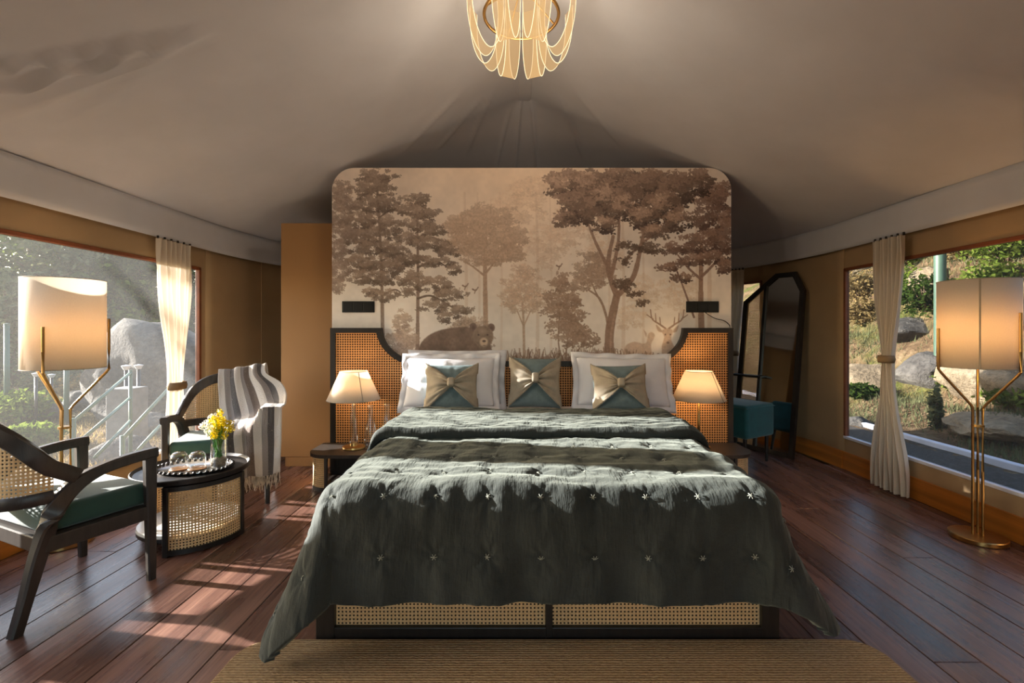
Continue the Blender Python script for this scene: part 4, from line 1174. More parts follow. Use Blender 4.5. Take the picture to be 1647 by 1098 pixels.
# ------------------------------------------------------------ round coffee table
TX, TY, TZ = -1.945, 2.78, 0.40
tb = thing('coffee_table', 'round dark coffee table with curved cane panels between the two armchairs', 'table', (TX, TY, 0))
m = MB(); m.lathe([(0.0, TZ - 0.026), (0.285, TZ - 0.026), (0.295, TZ - 0.018), (0.297, TZ + 0.006), (0.292, TZ + 0.010), (0.284, TZ + 0.002), (0.280, TZ - 0.004), (0.0, TZ - 0.004)], 64); m.build('top', 'dark_wood', tb, angle=40)
m = MB(); m.lathe([(0.0, 0.085), (0.262, 0.085), (0.266, 0.091), (0.262, 0.105), (0.0, 0.105)], 56); m.build('lower_shelf', 'white_marble', tb, angle=40)
m = MB(); m.lathe([(0.0, 0.060), (0.255, 0.060), (0.264, 0.068), (0.264, 0.084), (0.0, 0.084)], 56); m.build('shelf_rim', 'dark_wood', tb, angle=40)
def arc_panel(a0, a1):
    rr = 0.284
    def f(u, v): a = a0 + (a1 - a0) * u; return Vector((rr * math.cos(a), rr * math.sin(a), 0.03 + (TZ - 0.065) * v))
    m = MB(); m.grid(f, 28, 1, lambda u, v: (rr * (a1 - a0) * u, (TZ - 0.065) * v)); m.build('cane_panel', 'cane_light', tb, True)
    for z0, z1, nm in ((0.008, 0.034, 'panel_bottom_rail'), (TZ - 0.05, TZ - 0.026, 'panel_top_rail')):
        m = MB(); rings = []
        for i in range(29):
            a = a0 + (a1 - a0) * i / 28
            rings.append([(q * math.cos(a), q * math.sin(a), z) for q, z in ((rr - 0.010, z0), (rr + 0.010, z0), (rr + 0.010, z1), (rr - 0.010, z1))])
        m.ring_surface(rings); m.build(nm, 'dark_wood', tb, angle=40)
    for a in (a0, a1):
        m = MB(); m.box((-0.011, -0.013, 0.0), (0.011, 0.013, TZ - 0.026), 0.002, 2); 
        m.bm.transform(Matrix.Translation((rr * math.cos(a), rr * math.sin(a), 0)) @ Matrix.Rotation(a, 4, 'Z')); m.build('panel_post', 'dark_wood', tb)
arc_panel(math.radians(-80), math.radians(2)); arc_panel(math.radians(100), math.radians(182))

# tray with beaded rim
tray = thing('serving_tray', 'round silver serving tray with a dark scalloped rim on the coffee table', 'tray', (-1.93, 2.775, TZ - 0.003))
TRX, TRY = 0.205, 0.155
m = MB(); rings = []
for sc_, z in ((0.0001, 0.004), (0.93, 0.004), (1.0, 0.012), (1.03, 0.012), (0.95, 0.0)): rings.append([(TRX * sc_ * math.cos(2 * PI * k / 56), TRY * sc_ * math.sin(2 * PI * k / 56), z) for k in range(56)])
m.ring_surface(rings); m.build('dish', 'silver', tray, True)
bm_ = MB(); bm_.lathe([(0.0, -0.008), (0.008, -0.005), (0.010, 0.0), (0.008, 0.005), (0.0, 0.008)], 10)
bmesh.ops.recalc_face_normals(bm_.bm, faces=bm_.bm.faces[:]); bead_me = bpy.data.meshes.new('bead'); bm_.bm.to_mesh(bead_me); bm_.bm.free(); bead_me.materials.append(MATS['dark_wood']); bead_me.shade_smooth()
for k in range(40):
    a = 2 * PI * k / 40; o = bpy.data.objects.new('rim_bead', bead_me); COL.objects.link(o); o.parent = tray; o.location = (TRX * 1.02 * math.cos(a), TRY * 1.02 * math.sin(a), 0.014)
def tumbler(x, y, label):
    m = MB(); m.lathe([(0.012, 0.003), (0.047, 0.003), (0.047, 0.003)], 32)
    cs = thing('coaster', label[1], 'coaster', (x, y, TZ + 0.002), 0, 'coasters on the tray')
    m.bm.free(); m = MB(); m.lathe([(0.0, 0.0), (0.046, 0.0), (0.048, 0.003), (0.046, 0.006), (0.0, 0.006)], 32); m.build('disc', 'coaster_wood', cs, angle=40)
    g = thing('tumbler', label[0], 'glass', (x, y, TZ + 0.009), 0, 'upturned glasses on the tray')
    m = MB(); m.lathe([(0.044, 0.0), (0.045, 0.015), (0.045, 0.062), (0.041, 0.078), (0.028, 0.093), (0.0, 0.094)], 36); m.build('bowl', 'clear_glass', g, True)
    m = MB(); m.sweep([(0.0445 * math.cos(2 * PI * k / 36), 0.0445 * math.sin(2 * PI * k / 36), 0.002) for k in range(36)], 0.0018, n=6, closed=True); m.build('rim', 'clear_glass', g, True)
tumbler(-1.995, 2.735, ('upturned clear glass tumbler on the tray, farther from the vase', 'small round wooden coaster under the tumbler farther from the vase'))
tumbler(-1.895, 2.745, ('upturned clear glass tumbler on the tray, next to the flower vase', 'small round wooden coaster under the tumbler next to the vase'))
vase = thing('flower_vase', 'clear straight glass vase with pebbles and green stems on the tray', 'vase', (-1.805, 2.80, TZ + 0.002))
m = MB(); m.lathe([(0.0, 0.002), (0.040, 0.002), (0.043, 0.008), (0.042, 0.19), (0.044, 0.195)], 32); bmesh.ops.delete(m.bm, geom=[f for f in m.bm.faces if len(f.verts) > 4 and f.calc_center_median().z > 0.1], context='FACES'); m.build('glass', 'clear_glass', vase, True)
m = MB(); m.lathe([(0.0, 0.004), (0.038, 0.004), (0.039, 0.045), (0.02, 0.056), (0.0, 0.055)], 20)
for v in m.bm.verts: v.co *= 1 + 0.05 * nz(v.co.x * 90, v.co.y * 90, v.co.z * 90)
m.build('pebbles', 'pebbles', vase, True)
bq = thing('flower_bouquet', 'bunch of small yellow and white wildflowers standing in the glass vase', 'flowers', (-1.805, 2.80, TZ + 0.055))
blob_me = {}
for nm in ('yellow_petal', 'white_petal'):
    b = MB()
    for k in range(46):
        d = Vector((random.gauss(0, 1), random.gauss(0, 1), random.gauss(0, 1))).normalized() * 0.022 * random.random() ** .4; s_ = 0.0055
        e1 = Vector((random.gauss(0, 1), random.gauss(0, 1), random.gauss(0, 1))).normalized(); e2 = e1.cross(d).normalized(); 
        b.bm.faces.new([b.bm.verts.new(d + e1 * s_ * c + e2 * s_ * s2) for c, s2 in ((1, 0), (0, 1), (-1, 0), (0, -1))])
        b.bm.faces.new([b.bm.verts.new(d + d.normalized() * s_ * .6 + e1 * s_ * .6 * c + e2 * s_ * .6 * s2) for c, s2 in ((1, 0), (0, 1), (-1, 0), (0, -1))])
    me_ = bpy.data.meshes.new('flower_head'); b.bm.to_mesh(me_); b.bm.free(); me_.materials.append(MATS[nm]); blob_me[nm] = me_
for k in range(38):
    wht = k >= 29
    a = random.uniform(0, 2 * PI) if not wht else random.uniform(2.3, 3.6); rr = random.uniform(0.005, 0.070) if not wht else random.uniform(0.055, 0.088)
    hx, hy, hz = rr * math.cos(a), rr * math.sin(a), random.uniform(0.150, 0.275) - rr * 0.5
    m = MB(); m.sweep(catmull([(random.uniform(-.02, .02), random.uniform(-.02, .02), 0.0), (hx * .35, hy * .35, 0.10), (hx, hy, hz)], 4), 0.0018, n=5)
    for q in range(3):
        zz = random.uniform(.02, .12); p = Vector((hx * .3, hy * .3, zz)); d = Vector((random.uniform(-1, 1), random.uniform(-1, 1), 1)).normalized() * .03; e = Vector((d.y, -d.x, 0)).normalized() * .004
        m.bm.faces.new([m.bm.verts.new(x_) for x_ in (p, p + d * .5 + e, p + d, p + d * .5 - e)])
    st = m.build('stem', 'stem_green', bq)
    o = bpy.data.objects.new('flower_head', blob_me['white_petal' if wht else 'yellow_petal']); COL.objects.link(o); o.parent = bq; o.location = (hx, hy, hz); o.rotation_euler = (random.random() * 6, random.random() * 6, 0); o.scale = (1, 1, .9)

# ------------------------------------------------------------ floor lamps
def floor_lamp(loc, label, phi, energy, seam=0.0):
    """phi: directions of the three arms, tips: their heights"""
    t = thing('floor_lamp', label, 'lamp', loc, 0, 'brass floor lamps')
    m = MB(); m.lathe([(0.0, 0.0), (0.128, 0.0), (0.132, 0.004), (0.132, 0.024), (0.128, 0.028), (0.0, 0.028)], 56); m.build('base_disc', 'brass', t, angle=35)
    R_ = 0.192
    for a, tip in phi:
        c, s_ = math.cos(a), math.sin(a); q = 0.024
        m = MB(); m.sweep([(c * q, s_ * q, 0.02), (c * q, s_ * q, 0.40), (c * q, s_ * q, 0.765), (c * (q + .012), s_ * (q + .012), 0.785), (c * (R_ - .012), s_ * (R_ - .012), 0.968), (c * R_, s_ * R_, 0.988), (c * R_, s_ * R_, 1.1), (c * R_, s_ * R_, tip)], 0.0072, n=10); m.build('arm_rod', 'dark_brass', t, angle=50)
    m = MB(); m.lathe([(0.0, 0.655), (0.030, 0.655), (0.030, 0.668), (0.0, 0.668)], 20); m.build('rod_clamp', 'dark_brass', t, angle=35)
    m = MB(); m.lathe([(0.180, 1.0), (0.180, 1.505)], 64); bmesh.ops.delete(m.bm, geom=[f for f in m.bm.faces if len(f.verts) > 4], context='FACES')
    sh = solid(m.build('shade', 'shade_linen', t, True), 0.002, 0)
    for z_ in (1.0, 1.505):
        m = MB(); m.sweep([(0.181 * math.cos(2 * PI * k / 64), 0.181 * math.sin(2 * PI * k / 64), z_) for k in range(64)], 0.002, n=6, closed=True); m.build('shade_rim', 'beige_linen', sh, True)
    m = MB(); a = seam; m.sweep([(0.182 * math.cos(a), 0.182 * math.sin(a), z_) for z_ in (1.0, 1.25, 1.505)], 0.008, 0.002, up=(math.cos(a), math.sin(a), 0)); m.build('shade_seam', 'beige_linen', sh)
    for k in range(3):
        a = k * 2 * PI / 3 + phi[0][0]; m = MB(); m.sweep([(0, 0, 1.06), (0.18 * math.cos(a), 0.18 * math.sin(a), 1.06)], 0.003, n=6); m.build('shade_spoke', 'dark_brass', t)
    m = MB(); m.lathe([(0.012, 1.02), (0.016, 1.10), (0.0, 1.11)], 12); m.build('socket', 'dark_brass', t)
    m = MB(); m.lathe([(0.0, 1.10), (0.018, 1.108), (0.030, 1.145), (0.031, 1.165), (0.018, 1.195), (0.0, 1.202)], 16); m.build('bulb', 'bulb_glow', t, True)
    point_light('lamp_light', t, (0, 0, 1.19), energy, (1.0, 0.53, 0.19), 0.04)
    return t
aL = math.atan2(-2.668, 2.607)        # towards the camera from the left lamp
floor_lamp((-2.60, 2.668, 0), 'brass floor lamp with white drum shade by the left window', [(aL - 0.45, 1.235), (aL + 1.38, 1.285), (aL - 2.5, 1.30)], 4.0, aL + PI)
aR = math.atan2(-2.72, -2.68)
floor_lamp((2.675, 2.72, 0), 'brass floor lamp with glowing amber drum shade by the right window', [(aR - 1.05, 1.228), (aR + 1.05, 1.312), (aR + PI, 1.26)], 6.2, aR + 0.05)

# ------------------------------------------------------------ curtains
def curtain(label, base, tang, inw, w_top, w_tie, w_bot, z0, z1, ztie, seed, nf=7):
    t = thing('curtain', label, 'curtain', (base[0], base[1], z0), 0, 'tied window curtains')
    T = Vector((tang[0], tang[1], 0)); I = Vector((inw[0], inw[1], 0))
    def f(u, v):
        z = z0 + (z1 - z0) * v
        if z > ztie: k = sm(ztie, z1 - 0.1, z) ** 0.8; w = w_tie + (w_top - w_tie) * k
        else: k = sm(ztie, z0 + 0.05, z); w = w_tie + (w_bot - w_tie) * (sm(0, 1, (ztie - z) / (ztie - z0)))
        q = u - 0.5
        amp = 0.010 + 0.016 * min(1, w / w_top)
        d = amp * math.sin(u * nf * 2 * PI + 1.2 * math.sin(z * 1.7 + seed) + seed) + 0.006 * math.sin(u * 23 + z * 6 + seed) + 0.010 * nz(u * 3, z * 2.5, seed)
        bow = 0.03 * (1 - min(1, w / w_top)) * math.cos(q * PI)
        return T * (q * w) + I * (d + bow) + Vector((0, 0, z - z0))
    m = MB(); m.grid(f, 110, 70); m.build('cloth', 'curtain_voile', t, True)
    def rg(k, zz, ex):
        a = 2 * PI * k / 24; return T * ((w_tie / 2 + ex) * math.cos(a)) + I * ((0.045 + ex) * math.sin(a) + 0.02) + Vector((0, 0, zz - z0))
    m = MB(); m.ring_surface([[rg(k, ztie - 0.028, .002) for k in range(24)], [rg(k, ztie, .008) for k in range(24)], [rg(k, ztie + 0.028, .002) for k in range(24)]], True, False); solid(m.build('tie_band', 'simple_tie', t, True), 0.004, 0)
    for k in range(6):
        m = MB(); p = T * ((k / 5 - .5) * w_top * .95); m.box((p.x - .006, p.y - .006, z1 - z0 - .004), (p.x + .006, p.y + .006, z1 - z0 + .02), .002); m.build('hook', 'dark_wood', t)
simple('simple_tie', rgb(132, 108, 78), 0.8)
curtain('cream curtain tied at its waist at the left window behind the far armchair', (-2.685, 3.635), (0, 1), (1, 0), 0.355, 0.15, 0.26, 0.02, 1.90, 0.785, 0.4)
curtain('cream curtain tied at its waist at the right window beside the floor lamp', (2.775, 3.50), (0, 1), (-1, 0), 0.285, 0.10, 0.33, 0.015, 1.905, 1.0, 2.1)
ac = math.radians(27.6)
curtain('narrow curtain at the rear window behind the right edge of the mural wall', (XC + (R_AP - .075) * math.cos(ac), YC + (R_AP - .075) * math.sin(ac)), (-math.sin(ac), math.cos(ac)), (-math.cos(ac), -math.sin(ac)), 0.24, 0.12, 0.22, 0.02, 1.90, 0.95, 3.3)

# ------------------------------------------------------------ leaning mirror with a cane side panel
mir = thing('floor_mirror', 'tall leaning floor mirror with dark faceted frame and cane strip, by the right wall', 'mirror', (2.60, 4.40, 0))
Fx = Vector((-0.48, 0.877, 0)); Nn = Vector((0.877, 0.48, 0))     # along the foot towards the back; leaning towards the wall
mir.rotation_euler = (0, 0, math.atan2(Fx.y, Fx.x))
LEAN = 0.215 / 1.79
MW, MH = 0.64, 1.80
def mp(a, z, d=0.0): return Vector((a, -(z * LEAN) - d, z))   # local y: -normal side = room is +y here
outl = [(0.0, 0.0), (0.0, 1.60), (0.10, 1.79), (0.30, 1.79), (MW, 1.52), (MW, 0.0)]
ctr = (0.32, 0.85)
def inset(P_, q):
    out = []
    n_ = len(P_)
    for i in range(n_):
        p0, p1, p2 = Vector(P_[i - 1]), Vector(P_[i]), Vector(P_[(i + 1) % n_])
        e1, e2 = (p1 - p0).normalized(), (p2 - p1).normalized(); n1, n2 = Vector((e1.y, -e1.x)), Vector((e2.y, -e2.x))
        b = (n1 + n2).normalized(); out.append(tuple(p1 + b * (q / max(0.3, b.dot(n1)))))
    return out
inl = inset(outl, 0.042)
m = MB(); n_ = len(outl)
vo = [[m.bm.verts.new(mp(p[0], p[1], dd)) for p in outl] for dd in (0.0, -0.04)]; vi = [[m.bm.verts.new(mp(p[0], p[1], dd)) for p in inl] for dd in (0.0, -0.04)]
for i in range(n_):
    j = (i + 1) % n_
    for A_, B_ in ((vo[0], vi[0]), (vo[1], vi[1]), (vo[0], vo[1]), (vi[0], vi[1])): m.bm.faces.new((A_[i], A_[j], B_[j], B_[i]))
m.build('frame', 'dark_wood', mir)
DV = 0.40
zdv = 1.79 - (DV - 0.30) / (MW - 0.30) * 0.27
m = MB(); m.sweep([mp(DV, 0.03, -0.02), mp(DV, zdv - 0.02, -0.02)], 0.035, 0.035, up=(1, 0, 0)); m.build('divider', 'dark_wood', mir)
def polyface(P_, dd, mt, nm, uv=False):
    m = MB(); m.bm.faces.new([m.bm.verts.new(mp(p[0], p[1], dd)) for p in P_]); bmesh.ops.triangulate(m.bm, faces=m.bm.faces[:])
    if uv: m.uvplane()
    return m.build(nm, mt, mir)
solid(polyface([(0.03, 0.03), (0.03, 1.59), (0.115, 1.76), (0.30, 1.76), (DV - .01, zdv - 0.03), (DV - .01, 0.03)], -0.018, 'mirror_glass', 'glass'), 0.004, 0)
polyface([(DV + .01, 0.03), (DV + .01, zdv - 0.045), (MW - .03, 1.50), (MW - .03, 0.03)], -0.018, 'cane_light', 'cane_strip', True)
m = MB(); m.box((0.33, 0.74 * -LEAN + 0.02, 0.735), (MW + 0.02, 0.74 * -LEAN + 0.12, 0.755), 0.004); m.build('shelf', 'dark_wood', mir)

# ------------------------------------------------------------ pouf
pf = thing('pouf_stool', 'teal velvet cube stool on short dark legs in front of the floor mirror', 'stool', (2.0, 4.10, 0), math.atan2(0.5, 0.87))
m = MB(); m.box((0, 0, 0.245), (0.42, 0.42, 0.545), 0.03, 4); m.build('seat', 'teal_velvet', pf, angle=50)
m = MB(); m.box((-0.003, -0.003, 0.515), (0.423, 0.423, 0.523), 0.003); m.build('piping', 'teal_velvet', pf)
for a in (0.05, 0.37):
    for b in (0.05, 0.37):
        m = MB(); m.lathe([(0.011, 0.0), (0.018, 0.245)], 14, (a, b, 0)); m.build('leg', 'dark_wood', pf, angle=50)

# ------------------------------------------------------------ chandelier
CX, CY, CZ = 0.012, 2.51, 2.675
ch = thing('chandelier', 'brass chandelier with glowing looped acrylic ribbons hanging from the tent ridge', 'chandelier', (CX, CY, CZ))
for r_, z_ in ((0.20, 0.235),):
    m = MB(); m.sweep([(r_ * math.cos(2 * PI * k / 64), r_ * math.sin(2 * PI * k / 64), z_) for k in range(64)], 0.009, n=8, closed=True); m.build('ring', 'dark_brass', ch, True)
for k in range(4):
    a = k * PI / 2 + PI / 8; m = MB(); m.sweep([(0, 0, 0.40), (0.20 * math.cos(a), 0.20 * math.sin(a), 0.235)], 0.005, n=8); m.build('spoke', 'dark_brass', ch)
m = MB(); m.lathe([(0.008, 0.38), (0.008, 0.60)], 10); m.build('stem', 'dark_brass', ch, True)
prof = [Vector((r_, z_)) for r_, z_ in ((0.125, 0.34), (0.118, 0.22), (0.128, 0.11), (0.152, 0.035), (0.190, 0.0), (0.232, 0.030), (0.268, 0.11), (0.288, 0.22), (0.290, 0.34))]
pr = catmull([(p.x, 0, p.y) for p in prof], 6)
for k in range(8):
    a = (k + 0.5) * PI / 4
    lp_ = bpy.data.objects.new('ribbon', None)
    bpy.data.objects.remove(lp_)
    M_ = Matrix.Rotation(a, 4, 'Z'); hw_ = 0.042
    m = MB(); n_ = len(pr) - 1
    m.grid(lambda u, v: M_ @ Vector((pr[round(u * n_)].x, (v * 2 - 1) * hw_, pr[round(u * n_)].z)), n_, 2)
    rb = m.build('acrylic_ribbon', 'acrylic_lit', ch, True)
    for sg in (-1, 1):
        m = MB(); m.sweep([M_ @ Vector((p.x, sg * hw_, p.z)) for p in pr], 0.0018, n=5); m.build('glowing_edge', 'acrylic_edge', rb, True)
for k in range(4): point_light('lamp_light', ch, (0.17 * math.cos(k * PI / 2), 0.17 * math.sin(k * PI / 2), -0.02), 5.2, (1.0, 0.82, 0.62), 0.05)

# ------------------------------------------------------------ outdoors
def terrain(name, x0, x1, y0, y1, st, fz, mat, label, cat='ground'):
    nx, ny = int((x1 - x0) / st), int((y1 - y0) / st)
    m = MB(); m.grid(lambda u, v: Vector((x0 + (x1 - x0) * u, y0 + (y1 - y0) * v, fz(x0 + (x1 - x0) * u, y0 + (y1 - y0) * v))), nx, ny)
    o = m.build(name, mat, None, True); return structure(o)
def hill_z(x, y):
    b = -0.12 + 0.02 * nz(x * 2, y * 2)
    e = x - (5.15 - 0.02 * (y - 5))
    if e <= 0: return b
    # stony terraces climbing away from the tent
    z = 0.32 * sm(0, 0.8, e) + 0.55 * sm(0.9, 1.5, e) + 0.75 * sm(1.8, 2.6, e) + max(0, e - 1.2) * 0.62
    return b + z + (0.16 * nz(x * 0.7, y * 0.7, 4) + 0.10 * nz(x * 1.9, y * 1.9, 7) + 0.05 * nz(x * 5, y * 5, 9)) * sm(0, 0.6, e)
def lawn_z(x, y):
    d = -x - 3
    return -0.42 + 0.10 * nz(x * 0.35, y * 0.35, 2) + 0.04 * nz(x * 1.3, y * 1.3, 5) + 0.05 * max(0, d - 6) + 0.12 * max(0, math.hypot(x, y) - 16) * (1 if y > 5 else 0.1) - 0.015 * d * (d < 6)
terrain('hillside', 4.6, 17, -6, 20, 0.14, hill_z, 'dry_ground', '')
terrain('gravel_path', 2.9, 4.7, -6, 12, 0.16, lambda x, y: -0.12 + 0.02 * nz(x * 2, y * 2), 'gravel', '')
terrain('lawn', -34, -2.9, -8, 36, 0.32, lawn_z, 'dry_ground', '')
terrain('forecourt', -12, 12, -16, YF - 0.05, 0.6, lambda x, y: -0.2 + 0.02 * nz(x, y), 'gravel', '')
m = MB()
for i in range(1): m.box((4.72, -4, -0.14), (4.80, 10, -0.06), 0.01)
tag(m.build('concrete_kerb', 'sill_white'), 'pale concrete kerb along the gravel outside the right window', 'kerb')

ROCKN = [0]
def boulder(label, c, r, mat, seed, group='boulders on the hillside', rz=0.0, flat=0.0):
    m = MB(); bmesh.ops.create_icosphere(m.bm, subdivisions=4, radius=1.0)
    for v in m.bm.verts:
        p = v.co.copy(); q = p * 1.15 + Vector((seed, seed * 1.7, seed * .6))
        f = 1 + 0.30 * mnoise.noise(q) + 0.12 * mnoise.noise(q * 2.6) + 0.05 * mnoise.noise(q * 6)
        # chipped facets
        for k in range(6):
            n_ = Vector((math.sin(seed * 3 + k * 2.1), math.cos(seed * 5 + k * 1.7), math.sin(seed + k * 1.3))).normalized(); d = p.dot(n_) * f
            if d > 0.80: f *= 1 - (d - 0.80) * 0.75
        v.co = Vector((p.x * r[0], p.y * r[1], p.z * r[2])) * f
    o = m.build('boulder', mat, None, angle=45); o.location = c; o.rotation_euler = (0, 0, rz); return tag(o, label, 'rock', group)
def at(px, py, Y): return Vector(((px - 835) / 750 * Y, Y, 1.22 - (py - 530) / 750 * Y))
def leaves(m, c, r, n, size, seed, hollow=0.55):
    rr = random.Random(seed)
    for k in range(n):
        d = Vector((rr.gauss(0, 1), rr.gauss(0, 1), rr.gauss(0, 1))).normalized()
        q = (hollow + (1 - hollow) * rr.random()) * (1 + 0.35 * mnoise.noise(d * 2.3 + Vector((seed, 0, 0))))
        p = Vector(c) + Vector((d.x * r[0], d.y * r[1], d.z * r[2])) * q
        a = Vector((rr.gauss(0, 1), rr.gauss(0, 1), rr.gauss(0, .7))).normalized(); b = a.cross(Vector((rr.gauss(0, 1), rr.gauss(0, 1), rr.gauss(0, 1)))).normalized()
        s_ = size * rr.uniform(.6, 1.3)
        m.bm.faces.new([m.bm.verts.new(x_) for x_ in (p - a * s_, p + b * s_ * .45, p + a * s_, p - b * s_ * .45)])
def tree(label, x, y, z, h, r, mat, seed, n=2600, size=0.11, group='trees beyond the left window', trunk=0.35):
    t = thing('tree', label, 'tree', (x, y, z), 0, group); rr = random.Random(seed)
    m = MB(); m.sweep(catmull([(0, 0, -0.3), (rr.uniform(-.1, .1), rr.uniform(-.1, .1), h * .35), (rr.uniform(-.2, .2), rr.uniform(-.2, .2), h * .85)], 5), [0.11 * h / 4] * 5 + [0.08 * h / 4] * 6, n=8)
    for k in range(5):
        a = rr.random() * 6.28; z0 = h * rr.uniform(.3, .6); m.sweep([(0, 0, z0), (math.cos(a) * r * .35, math.sin(a) * r * .35, z0 + h * .14), (math.cos(a) * r * .7, math.sin(a) * r * .7, z0 + h * .22)], [.05, .035, .012], n=6)
    m.build('trunk', 'bark', t, True)
    m = MB(); kN = 9
    for k in range(kN):
        a = rr.random() * 6.28; q = r * .55 * rr.random() ** .5; zz = h * (trunk + (1 - trunk) * (k + .5) / kN)
        leaves(m, (math.cos(a) * q, math.sin(a) * q, zz), (r * rr.uniform(.45, .7), r * rr.uniform(.45, .7), h * .16), n // kN, size, seed * 31 + k, .3)
    f = m.build('foliage', mat, t); f['kind'] = 'stuff'
    return t
def shrub(label, p, r, mat, seed, n=900, size=0.05, group='shrubs on the hillside'):
    t = thing('shrub', label, 'shrub', p, 0, group); rr = random.Random(seed)
    m = MB()
    for k in range(6):
        a = rr.random() * 6.28; m.sweep([(0, 0, -.08), (math.cos(a) * r[0] * .35, math.sin(a) * r[1] * .35, r[2] * .6), (math.cos(a) * r[0] * .6, math.sin(a) * r[1] * .6, r[2] * 1.1)], [.014, .01, .004], n=5)
    m.build('stems', 'bark', t, True)
    m = MB(); leaves(m, (0, 0, r[2] * .8), r, n, size, seed, .35); f = m.build('foliage', mat, t); f['kind'] = 'stuff'
    return t
def on_hill(x, y): return Vector((x, y, hill_z(x, y)))
def ray_hill(px, py):
    """where the sight line of this picture point meets the slope (used once to read positions off the photo)"""
    Y = 4.5
    while Y < 14:
        p = at(px, py, Y)
        if p.x > 4.7 and p.z < hill_z(p.x, p.y): return p
        Y += 0.02
    return at(px, py, 12)
# right hillside
for i, (px, py, r, mt, lb, rz) in enumerate([
        (1400, 615, (0.62, 0.75, 0.34), 'rock_warm', 'broad pale flat-faced boulder left of the tied right curtain', 0.5),
        (1500, 600, (0.46, 0.50, 0.34), 'rock_grey', 'dark grey boulder low on the slope between right curtain and floor lamp', 0.2),
        (1610, 610, (0.60, 0.62, 0.40), 'rock_warm', 'sunlit cream boulder just behind the right floor lamp arms', 0.9),
        (1470, 535, (0.62, 0.40, 0.26), 'rock_grey', 'long dark overhanging rock beside the tie of the right curtain', 0.3),
        (1500, 455, (0.42, 0.42, 0.36), 'rock_warm', 'pale rock high on the slope behind the green post', 1.1),
        (1375, 440, (0.40, 0.35, 0.28), 'rock_warm', 'small whitish rock at the upper left corner of the right window', 0.1),
        (1425, 448, (0.30, 0.26, 0.22), 'rock_warm', 'whitish rock half hidden by the top of the right curtain', 0.7),
        (1638, 520, (0.45, 0.4, 0.35), 'rock_grey', 'grey rock at the right edge of the picture beside the lamp shade', 0.4),
        (1375, 690, (0.30, 0.26, 0.16), 'rock_grey', 'small grey stone at the lower left corner of the right window', 0.4),
        (1620, 690, (0.70, 0.5, 0.16), 'rock_warm', 'low flat ochre stone behind the right floor lamp rods', 0.8)]):
    p = ray_hill(px, py); boulder(lb, p + Vector((0.1, 0.1, 0.0)), r, mt, i * 1.7 + .4, 'boulders on the hillside', rz)
for i, (px, py, r, mt, lb) in enumerate([
        (1490, 500, (.55, .5, .38), 'leaf_dark', 'dark green shrub between the right curtain and the lamp shade'),
        (1455, 480, (.4, .4, .34), 'leaf_bright', 'bright green shrub right behind the right curtain'),
        (1380, 480, (.45, .45, .36), 'leaf_dry', 'dry yellow shrub at the upper left of the right window'),
        (1390, 520, (.5, .4, .3), 'leaf_dry', 'straw coloured shrub left of the right curtain'),
        (1620, 420, (.6, .6, .35), 'leaf_bright', 'light green bush above the right lamp shade'),
        (1560, 415, (.6, .5, .3), 'leaf_dry', 'dry bush above the middle of the right lamp shade'),
        (1465, 425, (.5, .4, .3), 'leaf_bright', 'green bush at the top of the slope left of the green post'),
        (1390, 415, (.6, .5, .4), 'leaf_dark', 'dark bush at the top left corner of the right window'),
        (1540, 625, (.30, .25, .16), 'leaf_bright', 'low green weeds under the grey boulder by the lamp arms'),
        (1630, 650, (.35, .3, .14), 'leaf_bright', 'low green weeds at the right picture edge'),
        (1385, 640, (.25, .22, .14), 'leaf_dark', 'low green weeds below the flat pale boulder'),
        (1505, 690, (.07, .07, .32), 'leaf_grey', 'thin upright weed growing by the kerb outside'),
        (1600, 475, (.45, .4, .3), 'leaf_bright', 'green shrub hidden mostly by the right lamp shade')]):
    p = ray_hill(px, py); shrub(lb, p, r, mt, i + 3, int(1500 * min(1.6, max(.3, r[0] * 2))), 0.045)
m = MB(); rr = random.Random(5)
for k in range(26000):
    x = rr.uniform(5.0, 12.5); y = x * rr.uniform(.85, 1.5)
    if nz(x * .6, y * .6, 8) + rr.uniform(-.3, .3) < -0.05: continue
    z = hill_z(x, y) - .01; h = rr.uniform(.04, .15); a = rr.random() * 6.28; e = Vector((math.cos(a), math.sin(a), 0)) * .008
    tip = Vector((x + rr.uniform(-.05, .05), y + rr.uniform(-.05, .05), z + h)); m.bm.faces.new([m.bm.verts.new(x_) for x_ in (Vector((x, y, z)) - e, Vector((x, y, z)) + e, tip)])
g = m.build('hill_grass', 'leaf_grey'); g['kind'] = 'stuff'; g['label'] = 'thin dry grass growing over the stony hillside'; g['category'] = 'grass'
p = ray_hill(1512, 452); p = at(1512, 452, p.y * 0.86); p.z = hill_z(p.x, p.y)
post = thing('lamp_post', 'pale green metal post standing on the slope outside the right window', 'post', (p.x, p.y, p.z - 0.1))
m = MB(); m.lathe([(0.075, 0.0), (0.075, 4.2)], 20); m.build('shaft', 'green_metal', post, angle=40)
m = MB(); m.box((-0.13, -0.13, 0.0), (0.13, 0.13, 0.14), 0.01); m.build('foot_plate', 'green_metal', post)
m = MB(); m.lathe([(0.085, 4.2), (0.085, 4.26), (0.0, 4.3)], 20); m.build('cap', 'green_metal', post, angle=40)

